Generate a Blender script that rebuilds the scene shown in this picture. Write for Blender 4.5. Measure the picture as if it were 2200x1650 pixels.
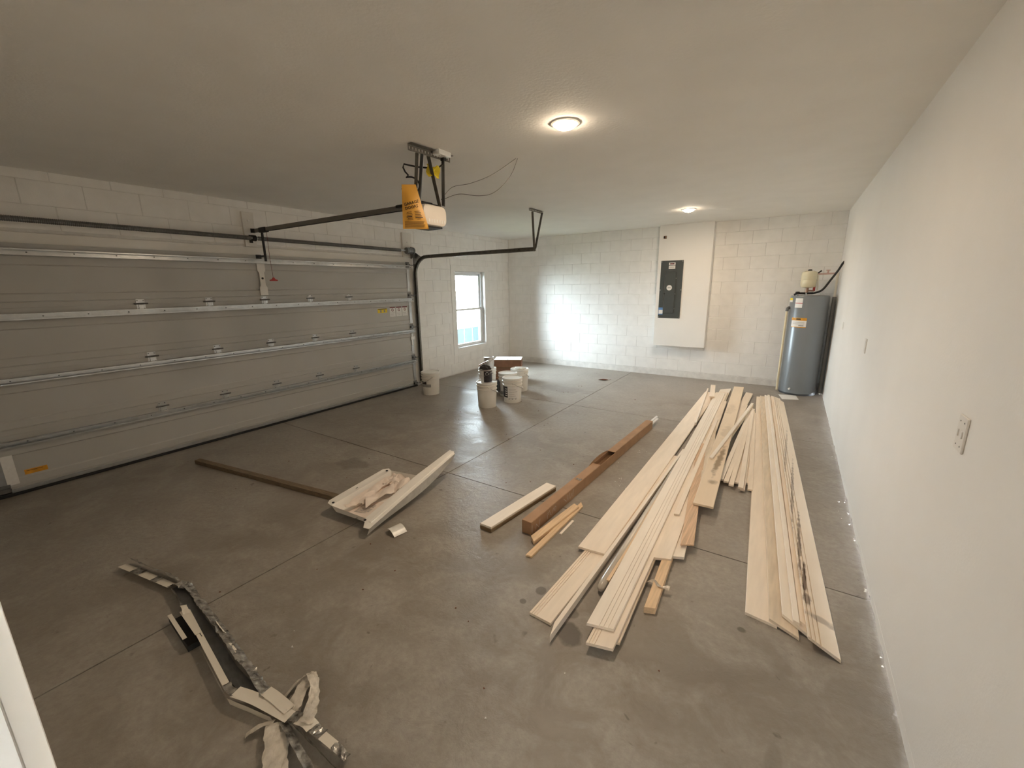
import bpy, bmesh, math, random
from mathutils import Vector, Matrix

for o in list(bpy.data.objects):
    bpy.data.objects.remove(o, do_unlink=True)
SC = bpy.context.scene
C = SC.collection
random.seed(7)
PI = math.pi
V = Vector

# ------------------------------------------------------------------ camera
W, H, FRONT = 6.073, 2.74, -8.246          # room: x 0..W, y FRONT..0, z 0..H
cam_d = bpy.data.cameras.new('camera')
cam = bpy.data.objects.new('camera', cam_d)
C.objects.link(cam)
cam_d.sensor_fit = 'HORIZONTAL'
cam_d.sensor_width = 36.0
cam_d.lens = 36.0 * 898.08 / 2200.0
cam_d.clip_start = 0.02
cam_d.clip_end = 300
_yaw, _pitch, _roll = 0.58659, 0.229094, -0.014437
_f = V((-math.sin(_yaw) * math.cos(_pitch), math.cos(_yaw) * math.cos(_pitch), -math.sin(_pitch)))
_r0 = V((math.cos(_yaw), math.sin(_yaw), 0))
_u0 = _r0.cross(_f)
_r = _r0 * math.cos(_roll) + _u0 * math.sin(_roll)
_u = -_r0 * math.sin(_roll) + _u0 * math.cos(_roll)
_m = Matrix((_r, _u, -_f)).transposed().to_4x4()
_m.translation = V((5.5297, -8.2411, 1.7172))
cam.matrix_world = _m
SC.camera = cam

# ------------------------------------------------------------------ view, world, sun
SC.view_settings.view_transform = 'Standard'
SC.view_settings.look = 'None'
SC.view_settings.gamma = 1.0
SC.view_settings.use_curve_mapping = False
SC.view_settings.exposure = 0.9
SC.cycles.max_bounces = 16
SC.cycles.diffuse_bounces = 12
SC.cycles.caustics_reflective = False
SC.cycles.caustics_refractive = False

wd = bpy.data.worlds.new('sky')
SC.world = wd
wd.use_nodes = True
_bg = wd.node_tree.nodes['Background']
_bg.inputs['Color'].default_value = (0.86, 0.925, 1.0, 1)
SKY = 32.0
_bg.inputs['Strength'].default_value = SKY
sun_d = bpy.data.lights.new('sun', 'SUN')
sun_d.energy = 14.0
sun_d.angle = 0.01
sun_d.color = (1.0, 0.95, 0.87)
sun = bpy.data.objects.new('sun', sun_d)
C.objects.link(sun)
sun.rotation_euler = V((-0.75, 0.25, -0.8)).to_track_quat('-Z', 'Y').to_euler()
sun.location = (10, -4, 10)
LAMP = 68.0          # strength of the glowing lenses of the two ceiling lights
LAMP_COL = (1.0, 0.785, 0.565, 1)
LAMP_DOWN = 10.5       # watts that each ceiling light throws downwards
# daylight portal in the window opening (guides the sky's light, adds none)
por_d = bpy.data.lights.new('window_portal', 'AREA')
por_d.shape = 'RECTANGLE'
por_d.size, por_d.size_y = 0.93, 1.5
por_d.cycles.is_portal = True
por = bpy.data.objects.new('window_portal', por_d)
C.objects.link(por)
por.location = (-0.19, -1.395, 1.265)
por.rotation_euler = (0, -PI / 2, 0)
# the hall behind the camera has its own ceiling lamp
hall_d = bpy.data.lights.new('hall_lamp', 'AREA')
hall_d.size = 0.5
hall_d.energy = 5
hall_d.color = (1.0, 0.93, 0.82)
hall = bpy.data.objects.new('hall_lamp', hall_d)
C.objects.link(hall)
hall.location = (5.2, -9.3, 2.5)
hall.rotation_euler = (math.radians(35), 0, 0)

# ------------------------------------------------------------------ materials
def new_mat(name):
    m = bpy.data.materials.new(name)
    m.use_nodes = True
    nt = m.node_tree
    return m, nt, nt.nodes, nt.links, nt.nodes['Principled BSDF']

def mat(name, col, rough=0.5, metal=0.0, var=0.0, vscale=8.0, bump=0.0, bscale=60.0, stretch=None, spec=0.5,
        alpha=1.0, trans=0.0, col2=None, detail=4.0, world=False):
    m, nt, N, L, P = new_mat(name)
    P.inputs['Base Color'].default_value = (*col, 1)
    P.inputs['Roughness'].default_value = rough
    P.inputs['Metallic'].default_value = metal
    P.inputs['Specular IOR Level'].default_value = spec
    P.inputs['Alpha'].default_value = alpha
    P.inputs['Transmission Weight'].default_value = trans
    if var or bump:
        if world:
            g = N.new('ShaderNodeNewGeometry'); src = g.outputs['Position']
        else:
            g = N.new('ShaderNodeTexCoord'); src = g.outputs['Object']
        if stretch:
            mp = N.new('ShaderNodeMapping')
            mp.inputs['Scale'].default_value = stretch
            L.new(src, mp.inputs['Vector']); src = mp.outputs['Vector']
    if var:
        n = N.new('ShaderNodeTexNoise')
        n.inputs['Scale'].default_value = vscale
        n.inputs['Detail'].default_value = detail
        L.new(src, n.inputs['Vector'])
        mx = N.new('ShaderNodeMix'); mx.data_type = 'RGBA'
        c2 = col2 if col2 else tuple(c * (1 - var) for c in col)
        c1 = tuple(min(1, c * (1 + var * 0.4)) for c in col) if not col2 else col
        mx.inputs['A'].default_value = (*c2, 1)
        mx.inputs['B'].default_value = (*c1, 1)
        rp = N.new('ShaderNodeMapRange')
        rp.inputs['From Min'].default_value = 0.3
        rp.inputs['From Max'].default_value = 0.7
        L.new(n.outputs['Fac'], rp.inputs['Value'])
        L.new(rp.outputs['Result'], mx.inputs['Factor'])
        L.new(mx.outputs['Result'], P.inputs['Base Color'])
    if bump:
        n2 = N.new('ShaderNodeTexNoise')
        n2.inputs['Scale'].default_value = bscale
        n2.inputs['Detail'].default_value = 3
        L.new(src, n2.inputs['Vector'])
        b = N.new('ShaderNodeBump')
        b.inputs['Strength'].default_value = bump
        b.inputs['Distance'].default_value = 0.004
        L.new(n2.outputs['Fac'], b.inputs['Height'])
        L.new(b.outputs['Normal'], P.inputs['Normal'])
    return m

def emit(name, col, strength):
    m, nt, N, L, P = new_mat(name)
    P.inputs['Base Color'].default_value = (0.8, 0.8, 0.8, 1)
    P.inputs['Emission Color'].default_value = col
    P.inputs['Emission Strength'].default_value = strength
    return m

M = {}
M['wall'] = mat('painted_drywall', (0.86, 0.845, 0.815), 0.55, var=0.03, vscale=1.5, bump=0.12, bscale=90, world=True)
M['ceil'] = mat('knockdown_ceiling', (0.84, 0.83, 0.80), 0.8, var=0.03, vscale=3, bump=0.35, bscale=55, world=True)
M['block'] = mat('painted_block', (0.88, 0.87, 0.85), 0.5, var=0.05, vscale=7, bump=0.3, bscale=110, world=True)
M['mortar'] = mat('painted_mortar', (0.74, 0.73, 0.71), 0.7, var=0.08, vscale=20, bump=0.4, bscale=80, world=True)
M['curb'] = mat('painted_curb', (0.78, 0.765, 0.74), 0.6, var=0.14, vscale=9, bump=0.6, bscale=30, world=True)
M['white'] = mat('white_paint', (0.78, 0.76, 0.72), 0.4, var=0.03, vscale=5)
M['vinyl'] = mat('white_vinyl', (0.85, 0.87, 0.88), 0.35, var=0.02)
M['door'] = mat('door_back_paint', (0.47, 0.465, 0.445), 0.42, var=0.03, vscale=2.5)
M['galv'] = mat('galvanized_steel', (0.50, 0.515, 0.52), 0.30, 1.0, var=0.15, vscale=14)
M['steel'] = mat('dark_steel', (0.20, 0.20, 0.20), 0.38, 0.75, var=0.2, vscale=20)
M['iron'] = mat('weathered_angle_iron', (0.20, 0.19, 0.17), 0.45, 0.7, var=0.25, vscale=25)
M['black'] = mat('black_rubber', (0.012, 0.012, 0.013), 0.5, var=0.3, vscale=30)
M['railgrey'] = mat('rail_enamel', (0.17, 0.16, 0.145), 0.4, 0.3, var=0.1)
M['opener'] = mat('opener_plastic', (0.74, 0.68, 0.60), 0.4, var=0.03)
M['bag'] = mat('manila_bag', (0.66, 0.34, 0.045), 0.45, var=0.1, vscale=6)
M['ink'] = mat('black_ink', (0.03, 0.02, 0.015), 0.6, var=0.1)
M['yellow'] = mat('yellow_tag', (0.80, 0.62, 0.03), 0.5, var=0.1)
M['red'] = mat('red_plastic', (0.45, 0.03, 0.025), 0.4, var=0.1)
M['darkred'] = mat('red_band', (0.16, 0.02, 0.02), 0.5, var=0.1)
M['label'] = mat('white_label', (0.80, 0.79, 0.77), 0.5, var=0.05, vscale=40)
M['labelgrey'] = mat('grey_print', (0.35, 0.34, 0.33), 0.6, var=0.2, vscale=60)
M['orange'] = mat('orange_sticker', (0.72, 0.33, 0.02), 0.5, var=0.25, vscale=25)
M['panel'] = mat('grey_panel_enamel', (0.075, 0.085, 0.085), 0.45, 0.2, var=0.06)
M['blue'] = mat('blue_sticker', (0.10, 0.22, 0.45), 0.5, var=0.1)
M['heater'] = mat('grey_heater_enamel', (0.21, 0.23, 0.25), 0.28, 0.1, var=0.04, vscale=3)
M['heaterdark'] = mat('dark_grey_base', (0.05, 0.055, 0.06), 0.45, var=0.1)
M['cream'] = mat('cream_enamel', (0.72, 0.66, 0.47), 0.22, var=0.05)
M['pvc'] = mat('white_pvc', (0.82, 0.79, 0.70), 0.35, var=0.05)
M['pvcy'] = mat('cream_pipe', (0.76, 0.67, 0.47), 0.4, var=0.1)
M['copper'] = mat('dull_copper', (0.36, 0.22, 0.16), 0.4, 0.7, var=0.2)
M['pinkpipe'] = mat('faded_red_pipe', (0.62, 0.42, 0.38), 0.5, var=0.15)
M['bucket'] = mat('white_bucket_plastic', (0.80, 0.78, 0.73), 0.35, var=0.05, vscale=6)
M['lid'] = mat('white_lid_plastic', (0.80, 0.80, 0.77), 0.3, var=0.06, vscale=9)
M['wire'] = mat('bail_wire', (0.45, 0.43, 0.40), 0.35, 0.8, var=0.1)
M['tin'] = mat('tin_can', (0.62, 0.58, 0.55), 0.28, 0.75, var=0.1)
M['blacklabel'] = mat('black_print_label', (0.035, 0.03, 0.035), 0.45, var=0.6, vscale=30)
M['card'] = mat('brown_cardboard', (0.40, 0.235, 0.125), 0.7, var=0.14, vscale=9, bump=0.1, bscale=150)
M['carddark'] = mat('dark_cardboard', (0.24, 0.115, 0.06), 0.7, var=0.2, vscale=12)
M['cardin'] = mat('cardboard_inside', (0.17, 0.085, 0.035), 0.8, var=0.2, vscale=12)
M['paper'] = mat('newsprint', (0.84, 0.74, 0.66), 0.8, var=0.08, vscale=14)
M['chalk'] = mat('white_chalk', (0.70, 0.66, 0.62), 0.8, var=0.1)
M['tray'] = mat('white_tray_plastic', (0.90, 0.87, 0.82), 0.35, var=0.04)
M['clear'] = mat('cloudy_plastic', (0.74, 0.73, 0.69), 0.3, var=0.15, vscale=20, trans=0.0)
M['wrap'] = mat('plastic_wrap', (0.56, 0.50, 0.42), 0.22, var=0.3, vscale=7, bump=0.5, bscale=30, stretch=(1, .2, 1))
M['foil'] = mat('dull_foil_film', (0.62, 0.60, 0.56), 0.2, 0.55, col2=(0.09, 0.085, 0.08), var=0.6, vscale=34, bump=1.0, bscale=34)  # bright and dark glints of the film are mixed into its colour
M['enamel'] = mat('white_coil_enamel', (0.80, 0.75, 0.66), 0.4, var=0.03)
M['rag'] = mat('dirty_cloth', (0.66, 0.61, 0.53), 0.55, var=0.3, vscale=14, bump=0.6, bscale=90)
M['darkrag'] = mat('dark_rag', (0.06, 0.055, 0.055), 0.9, var=0.4, vscale=30, bump=0.8, bscale=50)
M['rust'] = mat('dry_leaf_brown', (0.18, 0.07, 0.035), 0.8, var=0.3, vscale=40)
M['grass'] = mat('lawn_grass', (0.055, 0.062, 0.018), 0.9, spec=0.0, var=0.5, vscale=30)
M['shadeground'] = mat('shaded_ground', (0.016, 0.022, 0.028), 0.9, spec=0.0, var=0.2, vscale=8)  # ground in the house's shade, the shade put into the dark bluish colour
M['insul'] = mat('grey_pipe_insulation', (0.22, 0.22, 0.22), 0.8, var=0.1)
M['drive'] = mat('outdoor_concrete', (0.55, 0.54, 0.52), 0.8, var=0.1, vscale=3)
M['hallfloor'] = mat('hall_floor', (0.45, 0.38, 0.30), 0.5, var=0.1, vscale=6)
M['prime'] = mat('primed_board', (0.90, 0.79, 0.665), 0.5, var=0.07, vscale=5, stretch=(6, 0.7, 6), bump=0.05, bscale=60)
M['prime2'] = mat('primed_board_pale', (0.91, 0.83, 0.73), 0.5, var=0.05, vscale=5, stretch=(6, 0.7, 6), bump=0.05, bscale=60)
M['primed'] = mat('primed_board_dusty', (0.76, 0.645, 0.505), 0.6, var=0.14, vscale=6, stretch=(7, 0.8, 7), bump=0.1, bscale=60)
M['pine'] = mat('raw_pine', (0.72, 0.50, 0.33), 0.6, var=0.25, vscale=5, stretch=(26, 0.8, 26), bump=0.1, bscale=40)
M['pine2'] = mat('orange_pine', (0.78, 0.57, 0.36), 0.55, var=0.16, vscale=4, stretch=(22, 1.5, 22), bump=0.1, bscale=40)
M['endgrain'] = mat('weathered_end_grain', (0.36, 0.28, 0.17), 0.8, var=0.3, vscale=40)
M['oldwood'] = mat('weathered_stud', (0.20, 0.145, 0.09), 0.7, var=0.35, vscale=5, stretch=(2, 22, 22), bump=0.2, bscale=40)
M['shadeboard'] = mat('shaded_board_edge', (0.25, 0.17, 0.09), 0.8, var=0.35, vscale=10, stretch=(3, 3, 60))  # brown kept dark to hold the shade on the stack's sides
M['knot'] = mat('pine_knot', (0.26, 0.10, 0.05), 0.6, var=0.2)
M['glass'] = None
_m, _nt, _N, _L, _P = new_mat('window_glass')
_N.remove(_P)
_tr = _N.new('ShaderNodeBsdfTransparent'); _tr.inputs['Color'].default_value = (0.93, 0.98, 0.98, 1)
_gl = _N.new('ShaderNodeBsdfGlossy'); _gl.inputs['Roughness'].default_value = 0.02
_fz = _N.new('ShaderNodeFresnel'); _fz.inputs['IOR'].default_value = 1.25
_mx = _N.new('ShaderNodeMixShader')
_L.new(_fz.outputs['Fac'], _mx.inputs['Fac']); _L.new(_tr.outputs[0], _mx.inputs[1]); _L.new(_gl.outputs[0], _mx.inputs[2])
_L.new(_mx.outputs[0], _N['Material Output'].inputs['Surface'])
M['glass'] = _m
M['lens'] = emit('lamp_lens', LAMP_COL, LAMP)

def stained(name, base, spots, dark, noise_scale=14):
    """primed wood with a few stains of its own at fixed places (object space), ragged by noise"""
    m, nt, N, L, P = new_mat(name)
    P.inputs['Roughness'].default_value = 0.55
    g = N.new('ShaderNodeNewGeometry')
    n = N.new('ShaderNodeTexNoise'); n.inputs['Scale'].default_value = noise_scale; n.inputs['Detail'].default_value = 5
    L.new(g.outputs['Position'], n.inputs['Vector'])
    acc = None
    for (cx, cy, rx, ry, amt) in spots:
        mp = N.new('ShaderNodeMapping'); mp.vector_type = 'POINT'
        mp.inputs['Location'].default_value = (-cx / rx, -cy / ry, 0)
        mp.inputs['Scale'].default_value = (1 / rx, 1 / ry, 0)
        L.new(g.outputs['Position'], mp.inputs['Vector'])
        ln = N.new('ShaderNodeVectorMath'); ln.operation = 'LENGTH'
        L.new(mp.outputs['Vector'], ln.inputs[0])
        a = N.new('ShaderNodeMath'); a.operation = 'MULTIPLY_ADD'; a.inputs[1].default_value = 1.6; 
        L.new(n.outputs['Fac'], a.inputs[0]); L.new(ln.outputs['Value'], a.inputs[2])
        r = N.new('ShaderNodeMapRange'); r.inputs['From Min'].default_value = 1.85; r.inputs['From Max'].default_value = 1.35
        r.inputs['To Max'].default_value = amt
        L.new(a.outputs[0], r.inputs['Value'])
        if acc is None:
            acc = r.outputs['Result']
        else:
            mxm = N.new('ShaderNodeMath'); mxm.operation = 'MAXIMUM'
            L.new(acc, mxm.inputs[0]); L.new(r.outputs['Result'], mxm.inputs[1]); acc = mxm.outputs[0]
    n2 = N.new('ShaderNodeTexNoise'); n2.inputs['Scale'].default_value = 6; n2.inputs['Detail'].default_value = 4
    mp2 = N.new('ShaderNodeMapping'); mp2.inputs['Scale'].default_value = (6, 0.7, 6)
    L.new(g.outputs['Position'], mp2.inputs['Vector']); L.new(mp2.outputs['Vector'], n2.inputs['Vector'])
    b = N.new('ShaderNodeMix'); b.data_type = 'RGBA'
    b.inputs['A'].default_value = (*[c * 0.9 for c in base], 1); b.inputs['B'].default_value = (*base, 1)
    L.new(n2.outputs['Fac'], b.inputs['Factor'])
    mx = N.new('ShaderNodeMix'); mx.data_type = 'RGBA'
    L.new(b.outputs['Result'], mx.inputs['A']); mx.inputs['B'].default_value = (*dark, 1)
    L.new(acc, mx.inputs['Factor'])
    L.new(mx.outputs['Result'], P.inputs['Base Color'])
    return m

M['stain_wide'] = stained('stained_primed_board', (0.84, 0.69, 0.52),
    [(5.115, -4.05, .03, .45, .85), (5.13, -4.62, .04, .06, .7), (5.07, -3.2, .05, .3, .25), (5.0, -2.2, .06, .3, .2)], (0.26, 0.18, 0.10))
M['stain_edge'] = stained('mouldy_primed_board', (0.85, 0.745, 0.61),
    [(5.765, -5.58, .011, .22, .95), (5.742, -5.15, .012, .45, .75), (5.70, -4.3, .012, .8, .6), (5.83, -5.885, .09, .030, .5), (5.64, -3.3, .012, .8, .4), (5.775, -5.77, .02, .07, .7)], (0.13, 0.08, 0.045), 22)

def concrete():
    m, nt, N, L, P = new_mat('garage_concrete')
    g = N.new('ShaderNodeNewGeometry')
    def noise(scale, detail, rough=0.55, dist=0.0):
        n = N.new('ShaderNodeTexNoise')
        n.inputs['Scale'].default_value = scale; n.inputs['Detail'].default_value = detail
        n.inputs['Roughness'].default_value = rough; n.inputs['Distortion'].default_value = dist
        L.new(g.outputs['Position'], n.inputs['Vector'])
        return n
    def ramp(src, a, b, ta=0.0, tb=1.0):
        r = N.new('ShaderNodeMapRange')
        r.inputs['From Min'].default_value = a; r.inputs['From Max'].default_value = b
        r.inputs['To Min'].default_value = ta; r.inputs['To Max'].default_value = tb
        L.new(src, r.inputs['Value']); return r.outputs['Result']
    def mixc(fac, A, B, blend='MIX'):
        x = N.new('ShaderNodeMix'); x.data_type = 'RGBA'; x.blend_type = blend
        if hasattr(fac, 'links'): L.new(fac, x.inputs['Factor'])
        else: x.inputs['Factor'].default_value = fac
        for k, v in (('A', A), ('B', B)):
            if hasattr(v, 'links'): L.new(v, x.inputs[k])
            else: x.inputs[k].default_value = (*v, 1)
        return x.outputs['Result']
    big = noise(0.7, 5, 0.6, 0.4); mid = noise(3.2, 6, 0.65, 0.6); fine = noise(28, 6, 0.7); specks = noise(9, 3, 0.5)
    base = mixc(ramp(big.outputs['Fac'], .3, .7), (0.215, 0.184, 0.150), (0.37, 0.342, 0.305))
    base = mixc(ramp(mid.outputs['Fac'], .44, .62, 0, .6), base, (0.43, 0.405, 0.365))
    base = mixc(ramp(fine.outputs['Fac'], .35, .65, .0, .45), base, (0.21, 0.183, 0.153))
    base = mixc(ramp(specks.outputs['Fac'], .70, .76, 0, .75), base, (0.12, 0.10, 0.085))
    sp2 = noise(17, 2, 0.5, 0.3)
    base = mixc(ramp(sp2.outputs['Fac'], .72, .78, 0, .6), base, (0.10, 0.085, 0.07))
    # water and oil spots that lie on this slab
    acc = None
    n7 = noise(7, 4, 0.6)
    for (cx, cy, rx, ry, amt) in [(2.02, -5.86, .17, .13, .5), (4.76, -6.62, .085, .07, .9), (4.72, -6.48, .04, .04, .6), (5.50, -6.12, .022, .02, .8),
                                  (4.5, -6.42, .03, .03, .7), (4.46, -6.55, .02, .02, .7), (5.66, -6.75, .03, .08, .25),
                                  (1.45, -2.3, .5, .25, .25), (2.4, -2.0, .5, .2, .25)]:
        mp = N.new('ShaderNodeMapping')
        mp.inputs['Location'].default_value = (-cx / rx, -cy / ry, 0)
        mp.inputs['Scale'].default_value = (1 / rx, 1 / ry, 0)
        L.new(g.outputs['Position'], mp.inputs['Vector'])
        ln = N.new('ShaderNodeVectorMath'); ln.operation = 'LENGTH'; L.new(mp.outputs['Vector'], ln.inputs[0])
        a = N.new('ShaderNodeMath'); a.operation = 'MULTIPLY_ADD'; a.inputs[1].default_value = 1.7
        L.new(n7.outputs['Fac'], a.inputs[0]); L.new(ln.outputs['Value'], a.inputs[2])
        o = ramp(a.outputs[0], 1.95, 1.65, 0, amt)
        if acc is None: acc = o
        else:
            q = N.new('ShaderNodeMath'); q.operation = 'MAXIMUM'; L.new(acc, q.inputs[0]); L.new(o, q.inputs[1]); acc = q.outputs[0]
    base = mixc(acc, base, (0.10, 0.085, 0.07))
    L.new(base, P.inputs['Base Color'])
    rr = ramp(mid.outputs['Fac'], .3, .7, .33, .58)
    L.new(rr, P.inputs['Roughness'])
    P.inputs['Specular IOR Level'].default_value = 0.55
    b = N.new('ShaderNodeBump'); b.inputs['Strength'].default_value = 0.6; b.inputs['Distance'].default_value = 0.010
    hh = N.new('ShaderNodeMath'); hh.operation = 'ADD'
    n4 = noise(8, 5, 0.65, 0.8)
    L.new(n4.outputs['Fac'], hh.inputs[0]); 
    fm = N.new('ShaderNodeMath'); fm.operation = 'MULTIPLY'; fm.inputs[1].default_value = 0.40
    L.new(fine.outputs['Fac'], fm.inputs[0]); L.new(fm.outputs[0], hh.inputs[1])
    L.new(hh.outputs[0], b.inputs['Height']); L.new(b.outputs['Normal'], P.inputs['Normal'])
    return m
M['concrete'] = concrete()
M['joint'] = mat('saw_cut_dirt', (0.07, 0.055, 0.045), 0.9, var=0.3, vscale=20)

# ------------------------------------------------------------------ mesh helpers
def wloc(o):
    p = V((0, 0, 0))
    while o is not None:
        p += o.location; o = o.parent
    return p

class MB:
    def __init__(s):
        s.bm = bmesh.new()
    def _add(s, vs, fs):
        b = [s.bm.verts.new(v) for v in vs]
        for f in fs:
            try: s.bm.faces.new([b[i] for i in f])
            except ValueError: pass
        return s
    def hexa(s, p):            # p: 4 bottom (ccw) then 4 top
        return s._add(p, [(3, 2, 1, 0), (4, 5, 6, 7), (0, 1, 5, 4), (1, 2, 6, 5), (2, 3, 7, 6), (3, 0, 4, 7)])
    def box(s, a, b, R=None, c=None):
        (x0, y0, z0), (x1, y1, z1) = a, b
        p = [V(q) for q in ((x0, y0, z0), (x1, y0, z0), (x1, y1, z0), (x0, y1, z0), (x0, y0, z1), (x1, y0, z1), (x1, y1, z1), (x0, y1, z1))]
        if R is not None:
            c = V(c) if c is not None else (V(a) + V(b)) / 2
            p = [R @ (q - c) + c for q in p]
        return s.hexa(p)
    def bar(s, a, b, w, h, up=V((0, 0, 1))):    # rectangular bar from a to b
        a, b = V(a), V(b); d = (b - a).normalized()
        sd = d.cross(V(up))
        if sd.length < 1e-4: sd = d.cross(V((1, 0, 0)))
        sd.normalize(); u = sd.cross(d).normalized()
        sd *= w / 2; u *= h / 2
        return s.hexa([a - sd - u, a + sd - u, b + sd - u, b - sd - u, a - sd + u, a + sd + u, b + sd + u, b - sd + u])
    def prism(s, poly, z0, z1):
        n = len(poly)
        vs = [V((x, y, z0)) for x, y in poly] + [V((x, y, z1)) for x, y in poly]
        fs = [tuple(range(n - 1, -1, -1)), tuple(range(n, 2 * n))] + [(i, (i + 1) % n, n + (i + 1) % n, n + i) for i in range(n)]
        return s._add(vs, fs)
    def extrude(s, pts, d):     # planar polygon (3D points) extruded by vector d
        n = len(pts); d = V(d)
        vs = [V(p) for p in pts] + [V(p) + d for p in pts]
        fs = [tuple(range(n - 1, -1, -1)), tuple(range(n, 2 * n))] + [(i, (i + 1) % n, n + (i + 1) % n, n + i) for i in range(n)]
        return s._add(vs, fs)
    def tube(s, path, r, n=8, caps=True):
        path = [V(p) for p in path]
        rings = []
        prev = None
        for i, p in enumerate(path):
            d = (path[min(i + 1, len(path) - 1)] - path[max(i - 1, 0)]).normalized()
            if prev is None:
                a = d.cross(V((0, 0, 1)))
                if a.length < 1e-3: a = d.cross(V((1, 0, 0)))
            else:
                a = prev - d * prev.dot(d)
            a.normalize(); prev = a; b = d.cross(a)
            rr = r[i] if isinstance(r, (list, tuple)) else r
            rings.append([s.bm.verts.new(p + (a * math.cos(2 * PI * k / n) + b * math.sin(2 * PI * k / n)) * rr) for k in range(n)])
        for i in range(len(rings) - 1):
            for k in range(n):
                s.bm.faces.new((rings[i][k], rings[i][(k + 1) % n], rings[i + 1][(k + 1) % n], rings[i + 1][k]))
        if caps:
            s.bm.faces.new(rings[0][::-1]); s.bm.faces.new(rings[-1])
        return s
    def lathe(s, prof, c=(0, 0, 0), n=24, axis='z', a0=0.0, a1=2 * PI, cap=True):
        c = V(c); full = abs(a1 - a0 - 2 * PI) < 1e-6
        m = n if full else n + 1
        rings = []
        for (r, z) in prof:
            ring = []
            for k in range(m):
                t = a0 + (a1 - a0) * k / n
                x, y = r * math.cos(t), r * math.sin(t)
                p = {'z': V((x, y, z)), 'y': V((x, z, y)), 'x': V((z, x, y))}[axis]
                ring.append(s.bm.verts.new(c + p))
            rings.append(ring)
        for i in range(len(rings) - 1):
            for k in range(n):
                k2 = (k + 1) % m
                s.bm.faces.new((rings[i][k], rings[i][k2], rings[i + 1][k2], rings[i + 1][k]))
        if full and cap:
            if prof[0][0] > 1e-4: s.bm.faces.new(rings[0][::-1])
            if prof[-1][0] > 1e-4: s.bm.faces.new(rings[-1])
        return s
    def sweep(s, prof, near, far):      # prof: (u, dz) across; near/far: function u -> point of top face
        A = [near(u) + V((0, 0, dz)) for u, dz in prof]; B = [far(u) + V((0, 0, dz)) for u, dz in prof]
        n = len(prof)
        return s._add(A + B, [tuple(range(n)), tuple(range(2 * n - 1, n - 1, -1))] + [((i + 1) % n, i, n + i, n + (i + 1) % n) for i in range(n)])
    def grid(s, fn, nu, nv):
        vs = [[s.bm.verts.new(fn(i / nu, j / nv)) for j in range(nv + 1)] for i in range(nu + 1)]
        for i in range(nu):
            for j in range(nv):
                s.bm.faces.new((vs[i][j], vs[i + 1][j], vs[i + 1][j + 1], vs[i][j + 1]))
        return s
    def thick(s, t):
        bmesh.ops.solidify(s.bm, geom=list(s.bm.faces), thickness=t); return s
    def mesh(s, name, m, off, bevel=0, seg=1, smooth=False):
        bm = s.bm
        bmesh.ops.remove_doubles(bm, verts=bm.verts, dist=1e-6)
        bmesh.ops.recalc_face_normals(bm, faces=bm.faces)
        if bevel:
            es = [e for e in bm.edges if len(e.link_faces) == 2 and e.calc_face_angle(0) > 0.5]
            bmesh.ops.bevel(bm, geom=es, offset=bevel, segments=seg, affect='EDGES', clamp_overlap=True)
        for v in bm.verts: v.co -= off
        if smooth:
            for f in bm.faces: f.smooth = True
            for e in bm.edges:
                if len(e.link_faces) == 2 and e.calc_face_angle(0) > 0.7: e.smooth = False
        me = bpy.data.meshes.new(name)
        bm.to_mesh(me); bm.free()
        me.materials.append(m)
        return me
    def build(s, name, m, parent=None, bevel=0, seg=1, smooth=False, origin=None):
        if parent is not None:
            off = wloc(parent); 
        elif origin is not None:
            off = V(origin)
        else:
            off = V((0, 0, 0))
        me = s.mesh(name, m, off, bevel, seg, smooth)
        o = bpy.data.objects.new(name, me); C.objects.link(o)
        if parent is not None: o.parent = parent
        elif origin is not None: o.location = off
        return o

def tag(o, label=None, cat=None, group=None, kind=None):
    if label: o['label'] = label
    if cat: o['category'] = cat
    if group: o['group'] = group
    if kind: o['kind'] = kind
    return o

def thing(name, label, cat, loc=(0, 0, 0), group=None):
    o = bpy.data.objects.new(name, None); C.objects.link(o)
    o.empty_display_size = 0.05
    o.location = loc
    return tag(o, label, cat, group)

def structure(o, label=None):
    return tag(o, label, None, None, 'structure')

def text_mesh(body, size, m, name, parent, origin, xdir, ydir, depth=0.0004, align='LEFT'):
    """raised lettering with the built-in font, lying in the plane spanned by xdir and ydir"""
    cu = bpy.data.curves.new('lettering', 'FONT'); cu.body = body; cu.size = size; cu.extrude = depth; cu.align_x = align
    cu.resolution_u = 2
    cu.offset = size * 0.012
    t = bpy.data.objects.new('lettering', cu); C.objects.link(t)
    dg = bpy.context.evaluated_depsgraph_get()
    me = bpy.data.meshes.new_from_object(t.evaluated_get(dg))
    bpy.data.objects.remove(t, do_unlink=True)
    x, y = V(xdir).normalized(), V(ydir).normalized(); z = x.cross(y)
    mm = Matrix((x, y, z)).transposed().to_4x4(); mm.translation = V(origin) - wloc(parent)
    me.transform(mm); me.materials.clear(); me.materials.append(m)
    o = bpy.data.objects.new(name, me); C.objects.link(o); o.parent = parent
    return o

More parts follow.
